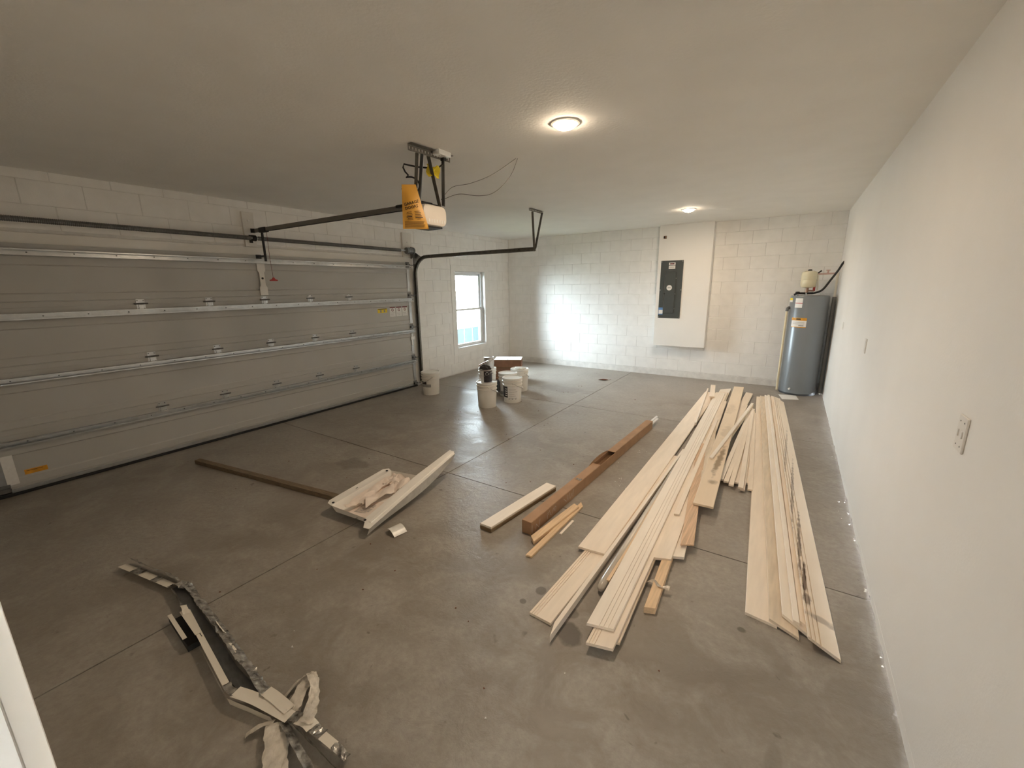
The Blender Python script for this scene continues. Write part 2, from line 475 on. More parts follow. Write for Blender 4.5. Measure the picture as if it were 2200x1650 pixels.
# ------------------------------------------------------------------ the room
# floor slabs between the saw cuts
fl = structure(MB().box((-0.2, FRONT - 0.1, -0.2), (W + 0.1, 0.2, -0.012)).build('floor', M['joint']), 'bare grey concrete garage slab with saw-cut joints')
JX, JY = 2.972, (-5.516, -2.799)
g = 0.004
for xa, xb in ((0.0, JX), (JX, W)):
    for ya, yb in ((FRONT - 0.1, JY[0]), (JY[0], JY[1]), (JY[1], 0.0)):
        MB().box((xa + (g if xa > 0 else -0.05), ya + g, -0.011), (xb - (g if xb < W else 0), yb - g, 0.0)).build('slab', M['concrete'], fl)
structure(MB().box((-0.2, FRONT - 0.12, H), (W + 0.1, 0.2, H + 0.2)).build('ceiling', M['ceil']), 'white textured drywall ceiling')
structure(MB().box((W, FRONT - 0.12, 0.012), (W + 0.1, 0.2, H)).build('wall_right', M['wall']), 'smooth white drywall wall')
# ragged drywall foot along the right wall
rb = MB()
n = 150
top, bot = [], []
for i in range(n + 1):
    y = FRONT + (0 - FRONT) * i / n
    bot.append(V((W - 0.002, y, 0.001 + 0.014 * random.random() ** 2)))
    top.append(V((W - 0.0005, y, 0.05)))
for i in range(n):
    a, b, c_, d = bot[i], bot[i + 1], top[i + 1], top[i]
    e = V((0.004, 0, 0))
    rb.hexa([a, a + e, b + e, b, d, d + e, c_ + e, c_])
structure(rb.build('trim_1', M['wall']), 'ragged painted drywall foot of the right wall')

# front wall with the doorway the photographer stands in
DX0, DX1, DZ = 4.955, 5.80, 2.06
fw = MB()
fw.box((-0.2, FRONT - 0.12, 0), (DX0, FRONT, H)); fw.box((DX1, FRONT - 0.12, 0), (W, FRONT, H)); fw.box((DX0, FRONT - 0.12, DZ), (DX1, FRONT, H))
structure(fw.build('wall_front', M['wall']), 'white drywall wall with the doorway into the house')
dr = MB()
dr.box((DX0 - 0.07, FRONT, 0), (DX0, FRONT + 0.018, DZ + 0.07)); dr.box((DX1, FRONT, 0), (DX1 + 0.07, FRONT + 0.018, DZ + 0.07)); dr.box((DX0, FRONT, DZ), (DX1, FRONT + 0.018, DZ + 0.07))
structure(dr.build('door_1', M['white'], bevel=0.002), 'white casing of the doorway into the house')
jb = MB()
jb.box((DX0 - 0.002, FRONT - 0.125, 0), (DX0 + 0.004, FRONT - 0.001, DZ)); jb.box((DX1 - 0.004, FRONT - 0.125, 0), (DX1 + 0.002, FRONT - 0.001, DZ)); jb.box((DX0, FRONT - 0.125, DZ - 0.004), (DX1, FRONT - 0.001, DZ + 0.002))
structure(jb.build('trim_2', M['vinyl']), 'white door jamb lining')
# hall behind the doorway
hl = MB()
hl.box((3.9, -10.6, -0.1), (6.3, FRONT - 0.12, -0.0)); structure(hl.build('floor_hall', M['hallfloor']))
hw = MB()
hw.box((3.8, -10.6, 0), (3.9, FRONT - 0.12, 2.6)); hw.box((6.3, -10.6, 0), (6.4, FRONT - 0.12, 2.6)); hw.box((3.8, -10.7, 0), (6.4, -10.6, 2.6)); hw.box((3.8, -10.7, 2.6), (6.4, FRONT - 0.12, 2.7))
structure(hw.build('wall_hall', M['wall']))

# block walls -------------------------------------------------------
BL, BH, LED = 0.4064, 0.2032, 0.117
def subtract(r, h):
    a0, a1, z0, z1 = r; b0, b1, y0, y1 = h
    if b0 >= a1 or b1 <= a0 or y0 >= z1 or y1 <= z0: return [r]
    out = []
    if b0 > a0: out.append((a0, b0, z0, z1))
    if b1 < a1: out.append((b1, a1, z0, z1))
    m0, m1 = max(a0, b0), min(a1, b1)
    if y0 > z0: out.append((m0, m1, z0, y0))
    if y1 < z1: out.append((m0, m1, y1, z1))
    return out
mesh_cache = {}
def block_mesh(w, h, axis):
    key = (round(w, 3), round(h, 3), axis)
    if key not in mesh_cache:
        b = MB(); t = 0.012
        if axis == 'y': b.box((-w / 2, 0, -h / 2), (w / 2, t, h / 2))       # back wall: face looks to -y
        else: b.box((-t, -w / 2, -h / 2), (0, w / 2, h / 2))                # left wall: face looks to +x
        mesh_cache[key] = b.mesh('block', M['block'], V((0, 0, 0)), bevel=0.0035)
    return mesh_cache[key]
def lay_blocks(parent, axis, lo, hi, phase, holes, joint=0.005, first=LED):
    rows = [first - BH + BH * k for k in range(14)] if first > LED - 1e-6 else [first + BH * k for k in range(14)]
    for z0 in rows:
        k = round((z0 - first) / BH)
        z1 = min(z0 + BH, H); za = max(z0, 0.0)
        if axis == 'y' and z0 < LED - 0.01: continue
        if z1 - za < 0.03: continue
        a = phase + (0 if k % 2 else BL / 2)
        while a > lo: a -= BL
        while a < hi:
            rects = [(max(a, lo), min(a + BL, hi), za, z1)]
            for h in holes:
                rects = [q for r in rects for q in subtract(r, h)]
            for (p, q, s, t) in rects:
                if q - p < 0.03 or t - s < 0.03: continue
                w, hgt = q - p - joint, t - s - joint * 0.5
                o = bpy.data.objects.new('block', block_mesh(w, hgt, axis)); C.objects.link(o)
                o.parent = parent
                dep = random.uniform(-0.0018, 0.0012)
                if axis == 'y': o.location = ((p + q) / 2, dep, (s + t) / 2)
                else: o.location = (-dep, (p + q) / 2, (s + t) / 2)
                o.rotation_euler = (random.uniform(-.004, .004), random.uniform(-.002, .002), random.uniform(-.004, .004))
            a += BL
wb = structure(MB().box((-0.2, 0.003, 0), (W + 0.1, 0.2, H)).build('wall_back', M['mortar']), 'white painted concrete block wall with the electrical panel')
lay_blocks(wb, 'y', 0.0, W, 0.7923, [(3.42, 4.27, 0.62, H)])
# rough painted curb below the first course
cb = MB(); n = 120
for i in range(n):
    x0, x1 = W * i / n, W * (i + 1) / n
    h0 = LED - 0.004 + random.uniform(-0.008, 0.006); h1 = h0 + random.uniform(-.003, .003)
    d0 = -0.016 + random.uniform(-.003, .003)
    cb.hexa([(x0, d0, 0), (x1, d0, 0), (x1, 0.004, 0), (x0, 0.004, 0), (x0, d0 + .004, h0), (x1, d0 + .004, h1), (x1, 0.004, h1), (x0, 0.004, h0)])
structure(cb.build('trim_3', M['curb']), 'rough painted concrete curb under the block wall')

# left wall: opening for the garage door and for the window
GY0, GY1, GZ = -7.92, -3.12, 2.10
WY0, WY1, WZ0, WZ1 = -1.865, -0.926, 0.505, 2.02
lw = MB()
def wallbox(y0, y1, z0, z1): lw.box((-0.2, y0, z0), (-0.003, y1, z1))
wallbox(FRONT - 0.1, GY0, 0, H); wallbox(GY0, GY1, GZ, H); wallbox(GY1, WY0, 0, H)
wallbox(WY0, WY1, 0, WZ0); wallbox(WY0, WY1, WZ1, H); wallbox(WY1, 0.1, 0, H)
wl = structure(lw.build('wall_left', M['mortar']), 'white painted concrete block wall with garage door and window')
lay_blocks(wl, 'x', FRONT, 0.0, -2.69, [(GY0 - 0.1, GY1 + 0.14, 0, 2.225), (-1.992, -0.80, 0.385, 2.132)], first=LED - 0.1)
# flush surround of the window
sr = MB()
sr.box((-0.004, -1.99, 0.388), (0.008, WY0, 2.13)); sr.box((-0.004, WY1, 0.388), (0.008, -0.80, 2.13)); sr.box((-0.004, WY0, 2.02), (0.008, WY1, 2.13)); sr.box((-0.004, WY0, 0.388), (0.008, WY1, WZ0))
structure(sr.build('trim_4', M['block'], bevel=0.002), 'flush painted surround of the window')
# white boards framing the garage door
hb = MB()
hb.box((-0.004, GY0 - 0.1, GZ), (0.022, GY1 + 0.14, 2.223)); hb.box((-0.004, GY1 + 0.0, 0), (0.022, GY1 + 0.14, GZ)); hb.box((-0.004, GY0 - 0.1, 0), (0.022, GY0, GZ))
structure(hb.build('trim_5', M['white'], bevel=0.003), 'white painted boards framing the garage door opening')

# window ---------------------------------------------------------------
wn = structure(thing('window_1', None, None, (-0.1, -1.395, 0.505)), 'white single-hung vinyl window looking out to a bright yard')
f = MB(); X0, X1 = -0.15, -0.075
def fr(y0, y1, z0, z1, x0=X0, x1=X1, b=None): (b or f).box((x0, y0, z0), (x1, y1, z1))
fr(WY0, WY0 + .035, WZ0, WZ1); fr(WY1 - .035, WY1, WZ0, WZ1); fr(WY0, WY1, WZ1 - .04, WZ1); fr(WY0, WY1, WZ0, WZ0 + .04)
f.build('window_frame', M['vinyl'], wn, bevel=0.004)
MB().box((-0.1, WY0 + .002, WZ0 - .002), (0.012, WY1 - .002, WZ0 + .018)).build('window_sill', M['vinyl'], wn, bevel=0.003)
def sash(z0, z1, xc, nm):
    y0, y1 = WY0 + .035, WY1 - .035
    s = MB()
    for a in ((y0, y0 + .035, z0, z1), (y1 - .035, y1, z0, z1), (y0, y1, z0, z0 + .035), (y0, y1, z1 - .035, z1)):
        s.box((xc - .016, a[0], a[2]), (xc + .016, a[1], a[3]))
    so = s.build('sash', M['vinyl'], wn, bevel=0.003)
    MB().box((xc - .003, y0 + .03, z0 + .03), (xc + .003, y1 - .03, z1 - .03)).build('pane', M['glass'], so)
    for k in (1, 2):
        yy = y0 + .035 + (y1 - y0 - .07) * k / 3
        MB().box((xc + .004, yy - .005, z0 + .03), (xc + .009, yy + .005, z1 - .03)).build('muntin', M['vinyl'], so)
    zz = (z0 + z1) / 2
    MB().box((xc + .004, y0 + .03, zz - .005), (xc + .009, y1 - .03, zz + .005)).build('muntin', M['vinyl'], so)
sash(WZ0 + .04, 1.285, -0.098, 'lower')
sash(1.25, WZ1 - .04, -0.132, 'upper')

# outside --------------------------------------------------------------
structure(MB().box((-3.3, -40, -0.3), (-0.2, 40, -0.12)).build('ground_lawn', M['grass']), 'strip of lawn outside the window')
structure(MB().box((-6.9, -60, -0.31), (-3.3, 60, -0.115)).build('ground_shade_band', M['shadeground']), 'dark bluish ground band beyond the lawn, house shade in its colour')
structure(MB().box((-60, -60, -0.32), (-6.9, 60, -0.11)).build('ground_drive', M['drive']), 'pale concrete outside the window')
# eave over the garage so the wall below is shaded
structure(MB().box((-0.65, FRONT - 0.5, H + 0.05), (W + 0.2, 0.4, H + 0.5)).build('roof_eave', M['white']), 'white eave of the garage roof')

# ------------------------------------------------------------------ garage door
structure(MB().box((-0.06, GY0, 0.0), (0.0, GY1, GZ)).build('door_light_stop', M['mortar']))  # unseen sheet added behind the door to stop light leaking between sections
gd = structure(thing('door_2', None, None, (0.03, -5.52, 0.0)), 'wide closed sectional garage door, inner side, grey panels with steel struts')
DY0, DY1 = -7.955, -3.085
def bend_profile(z0, z1):
    h = z1 - z0
    return [(0.024, z0), (0.055, z0), (0.055, z0 + .043), (0.0615, z0 + .046), (0.0615, z0 + .05), (0.055, z0 + .053), (0.055, z0 + .112),
            (0.047, z0 + .122), (0.047, z1 - .182), (0.055, z1 - .172), (0.055, z1), (0.024, z1)]
for k in range(4):
    z0, z1 = 0.533 * k + (0.03 if k == 0 else 0.0005), 0.533 * (k + 1) - 0.0005
    MB().extrude([V((x, DY0, z)) for x, z in bend_profile(z0, z1)], (0, DY1 - DY0, 0)).build('section', M['door'], gd)
# galvanized struts (hat channels)
def hat(zc):
    t = 0.002
    o = [(0.056, -.026), (0.104, -.026), (0.104, -.015), (0.1025, -.015), (0.1025, -.0245), (0.058, -.0245), (0.058, .0245), (0.1025, .0245), (0.1025, .015), (0.104, .015), (0.104, .026), (0.056, .026)]
    return [V((x, DY0 + 0.01, zc + z)) for x, z in o]
for zc in (0.458, 0.992, 1.525, 2.058):
    so = MB().extrude(hat(zc), (0, DY1 - DY0 - 0.02 + 0.02, 0)).build('strut', M['galv'], gd)
    sc = MB()
    for k in range(17):
        y = DY0 + 0.25 + k * 0.29
        sc.lathe([(0.006, 0.058), (0.006, 0.062), (0.003, 0.064)], (0, y, zc), 6, 'x')
    sc.build('screw', M['steel'], so)
# hinges
hm = MB()
hm.box((0.056, -.036, -.055), (0.0595, .036, .055)); hm.tube([(0.066, -.03, .01), (0.066, .03, .01)], 0.0095, 8); hm.box((0.058, -.02, -.04), (0.066, .02, .0))
h0 = hm.build('hinge', M['galv'], gd, bevel=0.002)
pm = MB(); pm.tube([(0.068, -.056, .01), (0.068, .056, .01)], 0.0085, 6)
for dy in (-.024, .024):
    for dz in (-.04, .04): pm.lathe([(0.006, 0.059), (0.006, 0.064)], (0, dy, dz), 6, 'x')
p0 = pm.build('hinge_pin', M['steel'], h0)
first = True
for zj in (0.524, 1.058, 1.592):
    for yh in (-4.32, -4.922, -5.522, -6.126, -6.73):
        if first: h = h0; first = False
        else:
            h = h0.copy(); C.objects.link(h); p = p0.copy(); C.objects.link(p); p.parent = h
        h.location = V((0, yh, zj)) - wloc(gd) + V((0, 0, 0)) + (V((0.03, -5.52, 0)) if False else V((0, 0, 0)))
# meshes above were written relative to the door origin; re-base so location is the hinge centre
for o in [c for c in gd.children if c.name.startswith('hinge')]:
    o.location += V((0.03, -5.52, 0.0))
# end stiles, end hinges with rollers
for ye, sgn in ((DY1, 1), (DY0, -1)):
    for k in range(4):
        z0 = 0.533 * k + .06; z1 = 0.533 * (k + 1) - .115
        ya, yb = sorted((ye - sgn * 0.07, ye - sgn * 0.012))
        MB().box((0.054, ya, z0), (0.0585, yb, z1)).build('end_stile', M['galv'], gd, bevel=0.001)
    for zj in (0.06, 0.524, 1.058, 1.592, 2.09):
        r = MB()
        ya, yb = sorted((ye - sgn * 0.085, ye - sgn * 0.004))
        r.box((0.056, ya, zj - .05), (0.060, yb, zj + .05)); r.box((0.060, ya + .012, zj - .012), (0.088, yb - .004, zj + .022))
        ro = r.build('roller_bracket', M['steel'], gd, bevel=0.001)
        q = MB(); q.tube([(0.086, ye - sgn * 0.03, zj), (0.086, ye + sgn * 0.10, zj)], 0.006, 8); q.tube([(0.086, ye + sgn * 0.082, zj), (0.086, ye + sgn * 0.10, zj)], 0.021, 12)
        q.build('roller', M['steel'], ro)
MB().box((0.022, DY0 - .01, 0.0), (0.066, DY1 + .01, 0.026)).build('bottom_seal', M['black'], gd, bevel=0.004)
MB().box((0.022, DY0, 0.026), (0.060, DY1, 0.062)).build('bottom_rail', M['galv'], gd, bevel=0.003)
# operator bracket: waisted white plate in the middle of the top section
ob = [(-.048, 2.035), (.048, 2.035), (.048, 1.95), (.03, 1.925), (.03, 1.775), (.046, 1.75), (.046, 1.655), (-.046, 1.655), (-.046, 1.75), (-.03, 1.775), (-.03, 1.925), (-.048, 1.95)]
o = MB().extrude([V((0.056, -5.515 + y, z)) for y, z in ob], (0.014, 0, 0)).build('operator_plate', M['white'], gd, bevel=0.002)
MB().lathe([(0.013, 0.068), (0.013, 0.0725), (0.0, 0.0725)], (0, -5.515, 1.858), 12, 'x').build('bolt_hole', M['black'], o)
# slide lock
sl = MB(); sl.box((0.056, -3.17, 0.84), (0.078, -3.08, 0.895)); sl.box((0.056, -3.15, 0.74), (0.066, -3.12, 0.95)); sl.build('slide_lock', M['vinyl'], gd, bevel=0.003)
# stickers
def sticker(x, y0, y1, z0, z1, m, name, par, label=None, t=0.0012):
    o = MB().box((x, y0, z0), (x + t, y1, z1)).build(name, m, par)
    if label: o['label'] = label
    return o
XP = 0.0472
ys = sticker(XP, -3.81, -3.62, 1.335, 1.402, M['yellow'], 'warning_sticker', gd, 'yellow warning sticker')
for k in range(5): sticker(XP + .0012, -3.80 + .036 * k, -3.772 + .036 * k, 1.342, 1.378, M['labelgrey'] if k in (1, 3) else M['yellow'], 'print_block', ys, t=.0004)
sticker(XP + .0012, -3.80, -3.63, 1.388, 1.398, M['ink'], 'heading_band', ys, t=.0004)
for k, y0 in enumerate((-3.567, -3.432, -3.302)):
    w = .112
    ls = sticker(XP, y0, y0 + w, 1.262, 1.416, M['label'], 'warning_sticker', gd, 'white warning sticker with red heading and prohibition sign')
    sticker(XP + .0012, y0, y0 + w, 1.40, 1.416, M['darkred'], 'heading_band', ls, t=.0005)
    rg = MB(); rg.lathe([(0.024, XP + .0012), (0.024, XP + .002), (0.017, XP + .002), (0.017, XP + .0012)], (0, y0 + w * .5, 1.368), 20, 'x', cap=False)
    rg.bar((XP + .0016, y0 + w * .5 - .014, 1.382), (XP + .0016, y0 + w * .5 + .014, 1.354), .006, .0008, V((1, 0, 0)))
    rg.build('prohibition_sign', M['darkred'], ls)
    ln = MB()
    for j in range(5): ln.box((XP + .0012, y0 + .012, 1.272 + j * .013), (XP + .0016, y0 + w - .015 - .01 * (j % 2), 1.275 + j * .013))
    ln.build('print_lines', M['labelgrey'], ls)
og = sticker(XP, -7.772, -7.632, .160, .204, M['orange'], 'orange_sticker', gd, 'orange sticker low on the door')
sticker(XP + .0012, -7.76, -7.66, .19, .194, M['ink'], 'print_lines', og, t=.0004)
sticker(0.0552, -7.90, -7.815, .10, .362, M['label'], 'instruction_sheet', gd, 'white instruction sheet by the left edge of the door', t=.003)

# torsion shaft above the door ---------------------------------------------
ts = thing('torsion_spring_shaft', 'long dark torsion spring shaft mounted on the wall above the garage door', 'spring', (0.11, -5.52, 2.318))
def coil(y0, y1, name):
    b = MB(); n = int((y1 - y0) / 0.0125)
    prof = []
    for i in range(n):
        y = y0 + (y1 - y0) * i / n
        prof += [(0.0215, y), (0.0245, y + .004), (0.0245, y + .008)]
    b.lathe(prof, (0.11, 0, 2.318), 10, 'y'); return b.build(name, M['steel'], ts)
MB().tube([(0.11, -8.02, 2.318), (0.11, -3.0, 2.318)], 0.0127, 10).build('shaft', M['galv'], ts)
coil(-7.85, -5.60, 'spring'); coil(-5.52, -3.30, 'spring')
b = MB(); b.box((0.03, -5.585, 2.27), (0.036, -5.545, 2.36)); b.box((0.036, -5.572, 2.305), (0.11, -5.558, 2.331)); b.lathe([(0.034, -5.585), (0.034, -5.545)], (0.11, 0, 2.318), 14, 'y'); b.build('centre_bearing', M['black'], ts, bevel=.002)
for y0, y1 in ((-3.20, -3.03), (-8.01, -7.84)):
    MB().lathe([(0.02, y0), (0.052, y0 + .02), (0.056, y0 + .06), (0.05, y0 + .07), (0.05, y1 - .03), (0.06, y1 - .02), (0.06, y1)], (0.11, 0, 2.318), 18, 'y').build('cable_drum', M['steel'], ts)
for y0 in (-3.02, -8.04):
    MB().extrude([(0.032, y0, 2.20), (0.032, y0, 2.39), (0.06, y0, 2.39), (0.15, y0, 2.345), (0.15, y0, 2.29), (0.06, y0, 2.20)], (0, .005, 0)).build('end_bearing_plate', M['steel'], ts)
def pad(y0, y1, z0, z1, label, bolts):
    o = MB().box((-0.003, y0, z0), (0.03, y1, z1)).build('wood_pad', M['white'], bevel=0.003, origin=(0.0, (y0 + y1) / 2, z0))
    tag(o, label, 'board')
    for z in bolts: MB().lathe([(0.012, 0.03), (0.012, 0.036), (0.006, 0.040)], (0, (y0 + y1) / 2, z), 8, 'x').build('lag_bolt', M['label'], o)
pad(-5.63, -5.50, 2.225, 2.617, 'white painted mounting board on the wall behind the middle of the spring shaft', (2.52,))
pad(-3.175, -2.975, 2.225, 2.61, 'white painted mounting board at the right end of the spring shaft', (2.46,))

# tracks ---------------------------------------------------------------------
def track(y, sg, label):
    t = thing('door_track', label, 'track', (0.09, y, 0.0))
    path = [V((0.086, y, z)) for z in (0.04, 0.6, 1.2, 1.7, 1.93)]
    R = 0.29
    for k in range(1, 9):
        a = PI / 2 * k / 8
        path.append(V((0.086 + R * (1 - math.cos(a)), y, 1.93 + R * math.sin(a))))
    path += [V((x, y, 2.222 - .002 * x)) for x in (0.8, 1.4, 2.0, 2.44)]
    prof = [(-.026, -.017), (.026, -.017), (.026, .017), (.020, .017), (.020, -.011), (-.020, -.011), (-.020, .017), (-.026, .017)]
    b = MB(); rings = []
    for i, p in enumerate(path):
        d = (path[min(i + 1, len(path) - 1)] - path[max(i - 1, 0)]).normalized()
        nrm = V((-d.z, 0, d.x))
        rings.append([b.bm.verts.new(p + nrm * u + V((0, 1, 0)) * (-sg * v)) for u, v in prof])
    m = len(prof)
    for i in range(len(rings) - 1):
        for k in range(m): b.bm.faces.new((rings[i][k], rings[i][(k + 1) % m], rings[i + 1][(k + 1) % m], rings[i + 1][k]))
    b.bm.faces.new(rings[0]); b.bm.faces.new(rings[-1][::-1])
    b.build('rail', M['iron'], t)
    # stiffening angle along the horizontal run and bolts
    a = MB(); a.box((0.38, y - .004 + sg * .02, 2.196), (2.45, y + .004 + sg * .02, 2.25)); a.build('stiffener', M['iron'], t)
    for x in (.45, .52, 1.1, 1.7, 2.2): MB().lathe([(0.008, -.024), (0.008, -.019)], (x, y, 2.222), 6, 'y').build('bolt', M['black'], t)
    # wall angle and jamb brackets
    v = MB(); v.box((0.024, y + sg * .024, 0.02), (0.06, y + sg * .028, 2.0)); v.box((0.022, y + sg * .024, 0.02), (0.026, y + sg * .075, 2.0))
    v.build('wall_angle', M['galv'], t)
    for z in (.3, .85, 1.4, 1.85):
        k = MB(); k.box((0.026, y + sg * .016, z), (0.08, y + sg * .024, z + .06)); k.build('jamb_bracket', M['steel'], t)
    fb = MB(); fb.extrude([(0.026, y + sg * .018, 1.93), (0.026, y + sg * .018, 2.30), (0.10, y + sg * .018, 2.30), (0.22, y + sg * .018, 2.23), (0.22, y + sg * .018, 2.19), (0.10, y + sg * .018, 2.15)], (0, .004, 0))
    fb.build('flag_bracket', M['galv'], t)
    # rear hanger
    x = 2.43
    perforated(V((x, y - .12 * sg, 2.725)), V((x, y + .24 * sg, 2.725)), 'hanger_bar', M['iron'], t, V((0, 0, 1)))
    perforated(V((x - .03, y + .01 * sg, 2.71)), V((x + .005, y, 2.20)), 'hanger_strap', M['iron'], t, V((1, 0, 0)), twist=True)
    perforated(V((x + .02, y + .19 * sg, 2.71)), V((x + .008, y + .02 * sg, 2.22)), 'hanger_strap', M['iron'], t, V((1, 0, 0)), twist=True)
    return t

def perforated(a, b, name, m, par, up, w=0.032, t=0.0025, twist=False):
    """slotted angle iron: a perforated flange and a plain flange at right angles"""
    a, b = V(a), V(b); d = (b - a); Ln = d.length; d.normalize()
    s1 = d.cross(V(up)).normalized(); s2 = s1.cross(d).normalized()
    if twist: s1, s2 = s2, s1
    mb = MB(); n = max(2, int(Ln / 0.03)); st = Ln / n
    bars = []
    for off in (-w / 2 + w * .14, w / 2 - w * .14):
        mb.bar(a + s2 * off, b + s2 * off, w * .28, t, s1) if not twist else mb.bar(a + s2 * off, b + s2 * off, w * .28, t, s1)
    for k in range(n + 1):
        c = a + d * st * k
        p, q = c - d * min(st * .27, 1), c + d * st * .27
        if k == 0: p = c
        if k == n: q = c
        mb.bar(p, q, w * .46, t * .98, s1)
    mb.bar(a + s2 * (w / 2) + s1 * (w / 2), b + s2 * (w / 2) + s1 * (w / 2), t, w, s1)
    return mb.build(name, m, par)

track(-2.985, 1, 'dark steel curved track at the right edge of the garage door, hung from the ceiling')
track(-8.055, -1, 'dark steel curved track at the left edge of the garage door, against the front wall')

# ------------------------------------------------------------------ garage door opener
op = thing('garage_door_opener', 'pale garage door opener hanging from slotted steel straps on the ceiling', 'opener', (2.8, -5.525, 2.2))
MB().bar((0.06, -5.525, 2.408), (2.66, -5.525, 2.392), 0.028, 0.042).build('rail', M['railgrey'], op, bevel=.002)
MB().bar((0.25, -5.525, 2.384), (2.66, -5.525, 2.369), 0.012, 0.006).build('chain', M['black'], op)
hb_ = MB(); hb_.box((0.031, -5.555, 2.385), (0.036, -5.505, 2.435)); hb_.box((0.036, -5.543, 2.388), (0.09, -5.505, 2.43)); hb_.build('header_bracket', M['black'], op)
ar = MB(); ar.box((0.215, -5.535, 2.05), (0.24, -5.515, 2.385)); ar.build('door_arm', M['black'], op, bevel=.002)
ar = MB(); ar.box((0.056, -5.55, 2.075), (0.068, -5.49, 2.135)); ar.bar((0.06, -5.525, 2.112), (0.235, -5.525, 2.112), .018, .02); ar.build('arm_bracket', M['black'], op)
tr = MB(); tr.box((0.20, -5.55, 2.375), (0.34, -5.50, 2.43)); tr.build('trolley', M['black'], op, bevel=.004)
cd = MB(); cd.tube([(0.33, -5.525, 2.375), (0.327, -5.527, 2.1), (0.328, -5.52, 1.86)], .0022, 5); cd.build('release_cord', M['darkred'], op)
rh = MB(); rh.extrude([(0.328, -5.566, 1.822), (0.328, -5.566, 1.834), (0.328, -5.54, 1.842), (0.328, -5.527, 1.862), (0.328, -5.513, 1.862), (0.328, -5.50, 1.842), (0.328, -5.474, 1.834), (0.328, -5.474, 1.822)], (0.014, 0, 0))
rh.build('release_handle', M['red'], op, bevel=.003)
# housing: rounded box
hs = MB()
def rring(x, ins):
    y0, y1, z0, z1 = -5.668 + ins, -5.392 - ins, 2.212 + ins, 2.375 - ins * .6
    r = 0.05
    pts = []
    for cy, cz, a0 in ((y1 - r, z1 - r, 0), (y0 + r, z1 - r, PI / 2), (y0 + r, z0 + r, PI), (y1 - r, z0 + r, 1.5 * PI)):
        for k in range(5):
            a = a0 + PI / 2 * k / 4
            pts.append(V((x, cy + r * math.cos(a), cz + r * math.sin(a))))
    return pts
xs = [(2.77, .02), (2.785, .0), (2.97, .0), (2.995, .006), (3.005, .02)]
rg = [[hs.bm.verts.new(p) for p in rring(x, i)] for x, i in xs]
for i in range(len(rg) - 1):
    for k in range(20): hs.bm.faces.new((rg[i][k], rg[i][(k + 1) % 20], rg[i + 1][(k + 1) % 20], rg[i + 1][k]))
hs.bm.faces.new(rg[0][::-1]); hs.bm.faces.new(rg[-1])
hs.build('motor_housing', M['opener'], op, smooth=True)
lv = MB()
for k in range(7): lv.box((3.003, -5.62 + k * .03, 2.235), (3.0065, -5.605 + k * .03, 2.262))
lv.build('light_lens_rib', M['white'], op)
tb = MB(); tb.box((2.66, -5.65, 2.368), (2.95, -5.41, 2.392)); tb.box((2.72, -5.60, 2.39), (2.90, -5.45, 2.412)); tb.build('chassis', M['black'], op, bevel=.004)
bt = MB(); bt.box((2.80, -5.64, 2.20), (2.97, -5.42, 2.214)); bt.build('base_plate', M['black'], op, bevel=.003)
perforated((3.075, -5.865, 2.712), (3.105, -5.445, 2.712), 'ceiling_angle', M['iron'], op, V((0, 0, 1)), w=.042)
perforated((3.062, -5.765, 2.70), (2.915, -5.672, 2.36), 'hanger_strap', M['iron'], op, V((1, 0, 0)), twist=True)
perforated((3.075, -5.725, 2.70), (2.955, -5.665, 2.36), 'hanger_strap', M['galv'], op, V((1, 0, 0)), twist=True)
perforated((3.082, -5.672, 2.70), (2.935, -5.402, 2.36), 'hanger_strap', M['iron'], op, V((1, 0, 0)), twist=True)
perforated((3.098, -5.525, 2.70), (2.955, -5.385, 2.40), 'hanger_strap', M['galv'], op, V((1, 0, 0)), twist=True)
pc = MB()
loop = [V((2.905 + .055 * math.cos(a), -5.70 + .045 * math.cos(a), 2.505 + .062 * math.sin(a))) for a in [PI * .62 - k * PI * 1.5 / 16 for k in range(17)]]
pc.tube([(3.112, -5.53, 2.715), (3.112, -5.54, 2.66), (3.085, -5.56, 2.636), (3.03, -5.60, 2.632), (2.95, -5.66, 2.64), (2.885, -5.735, 2.655), (2.88, -5.74, 2.63), (2.893, -5.735, 2.60)] , .0065, 7)
pc.tube([(2.893, -5.735, 2.60), (2.91, -5.72, 2.575)] + loop + [(2.85, -5.68, 2.41), (2.80, -5.62, 2.39)], .0065, 7)
pc.box((3.095, -5.547, 2.685), (3.13, -5.515, 2.728))
pc.build('power_cord', M['black'], op, smooth=True)
yt = MB()
def tagfn(u, v):
    return V((3.02 + .075 * u + .01 * math.sin(6 * v), -5.625 + .06 * u, 2.655 - .075 * v - .02 * u + .012 * math.sin(9 * u + 3 * v)))
yt.grid(tagfn, 6, 5).thick(.0015); yt.build('warning_tag', M['yellow'], op)['label'] = 'crumpled yellow warning tag on the cord'
# box on the ceiling behind the hanger
co = tag(MB().box((3.10, -5.64, H - .035), (3.17, -5.50, H)).build('ceiling_outlet', M['vinyl'], bevel=.004, origin=(3.13, -5.57, H)), 'white ceiling outlet box beside the opener hanger', 'outlet')
for yy in (-5.60, -5.535): MB().lathe([(0.0, -.0385), (.006, -.038), (.006, -.034)], (3.14, yy, H), 8).build('screw', M['galv'], co)
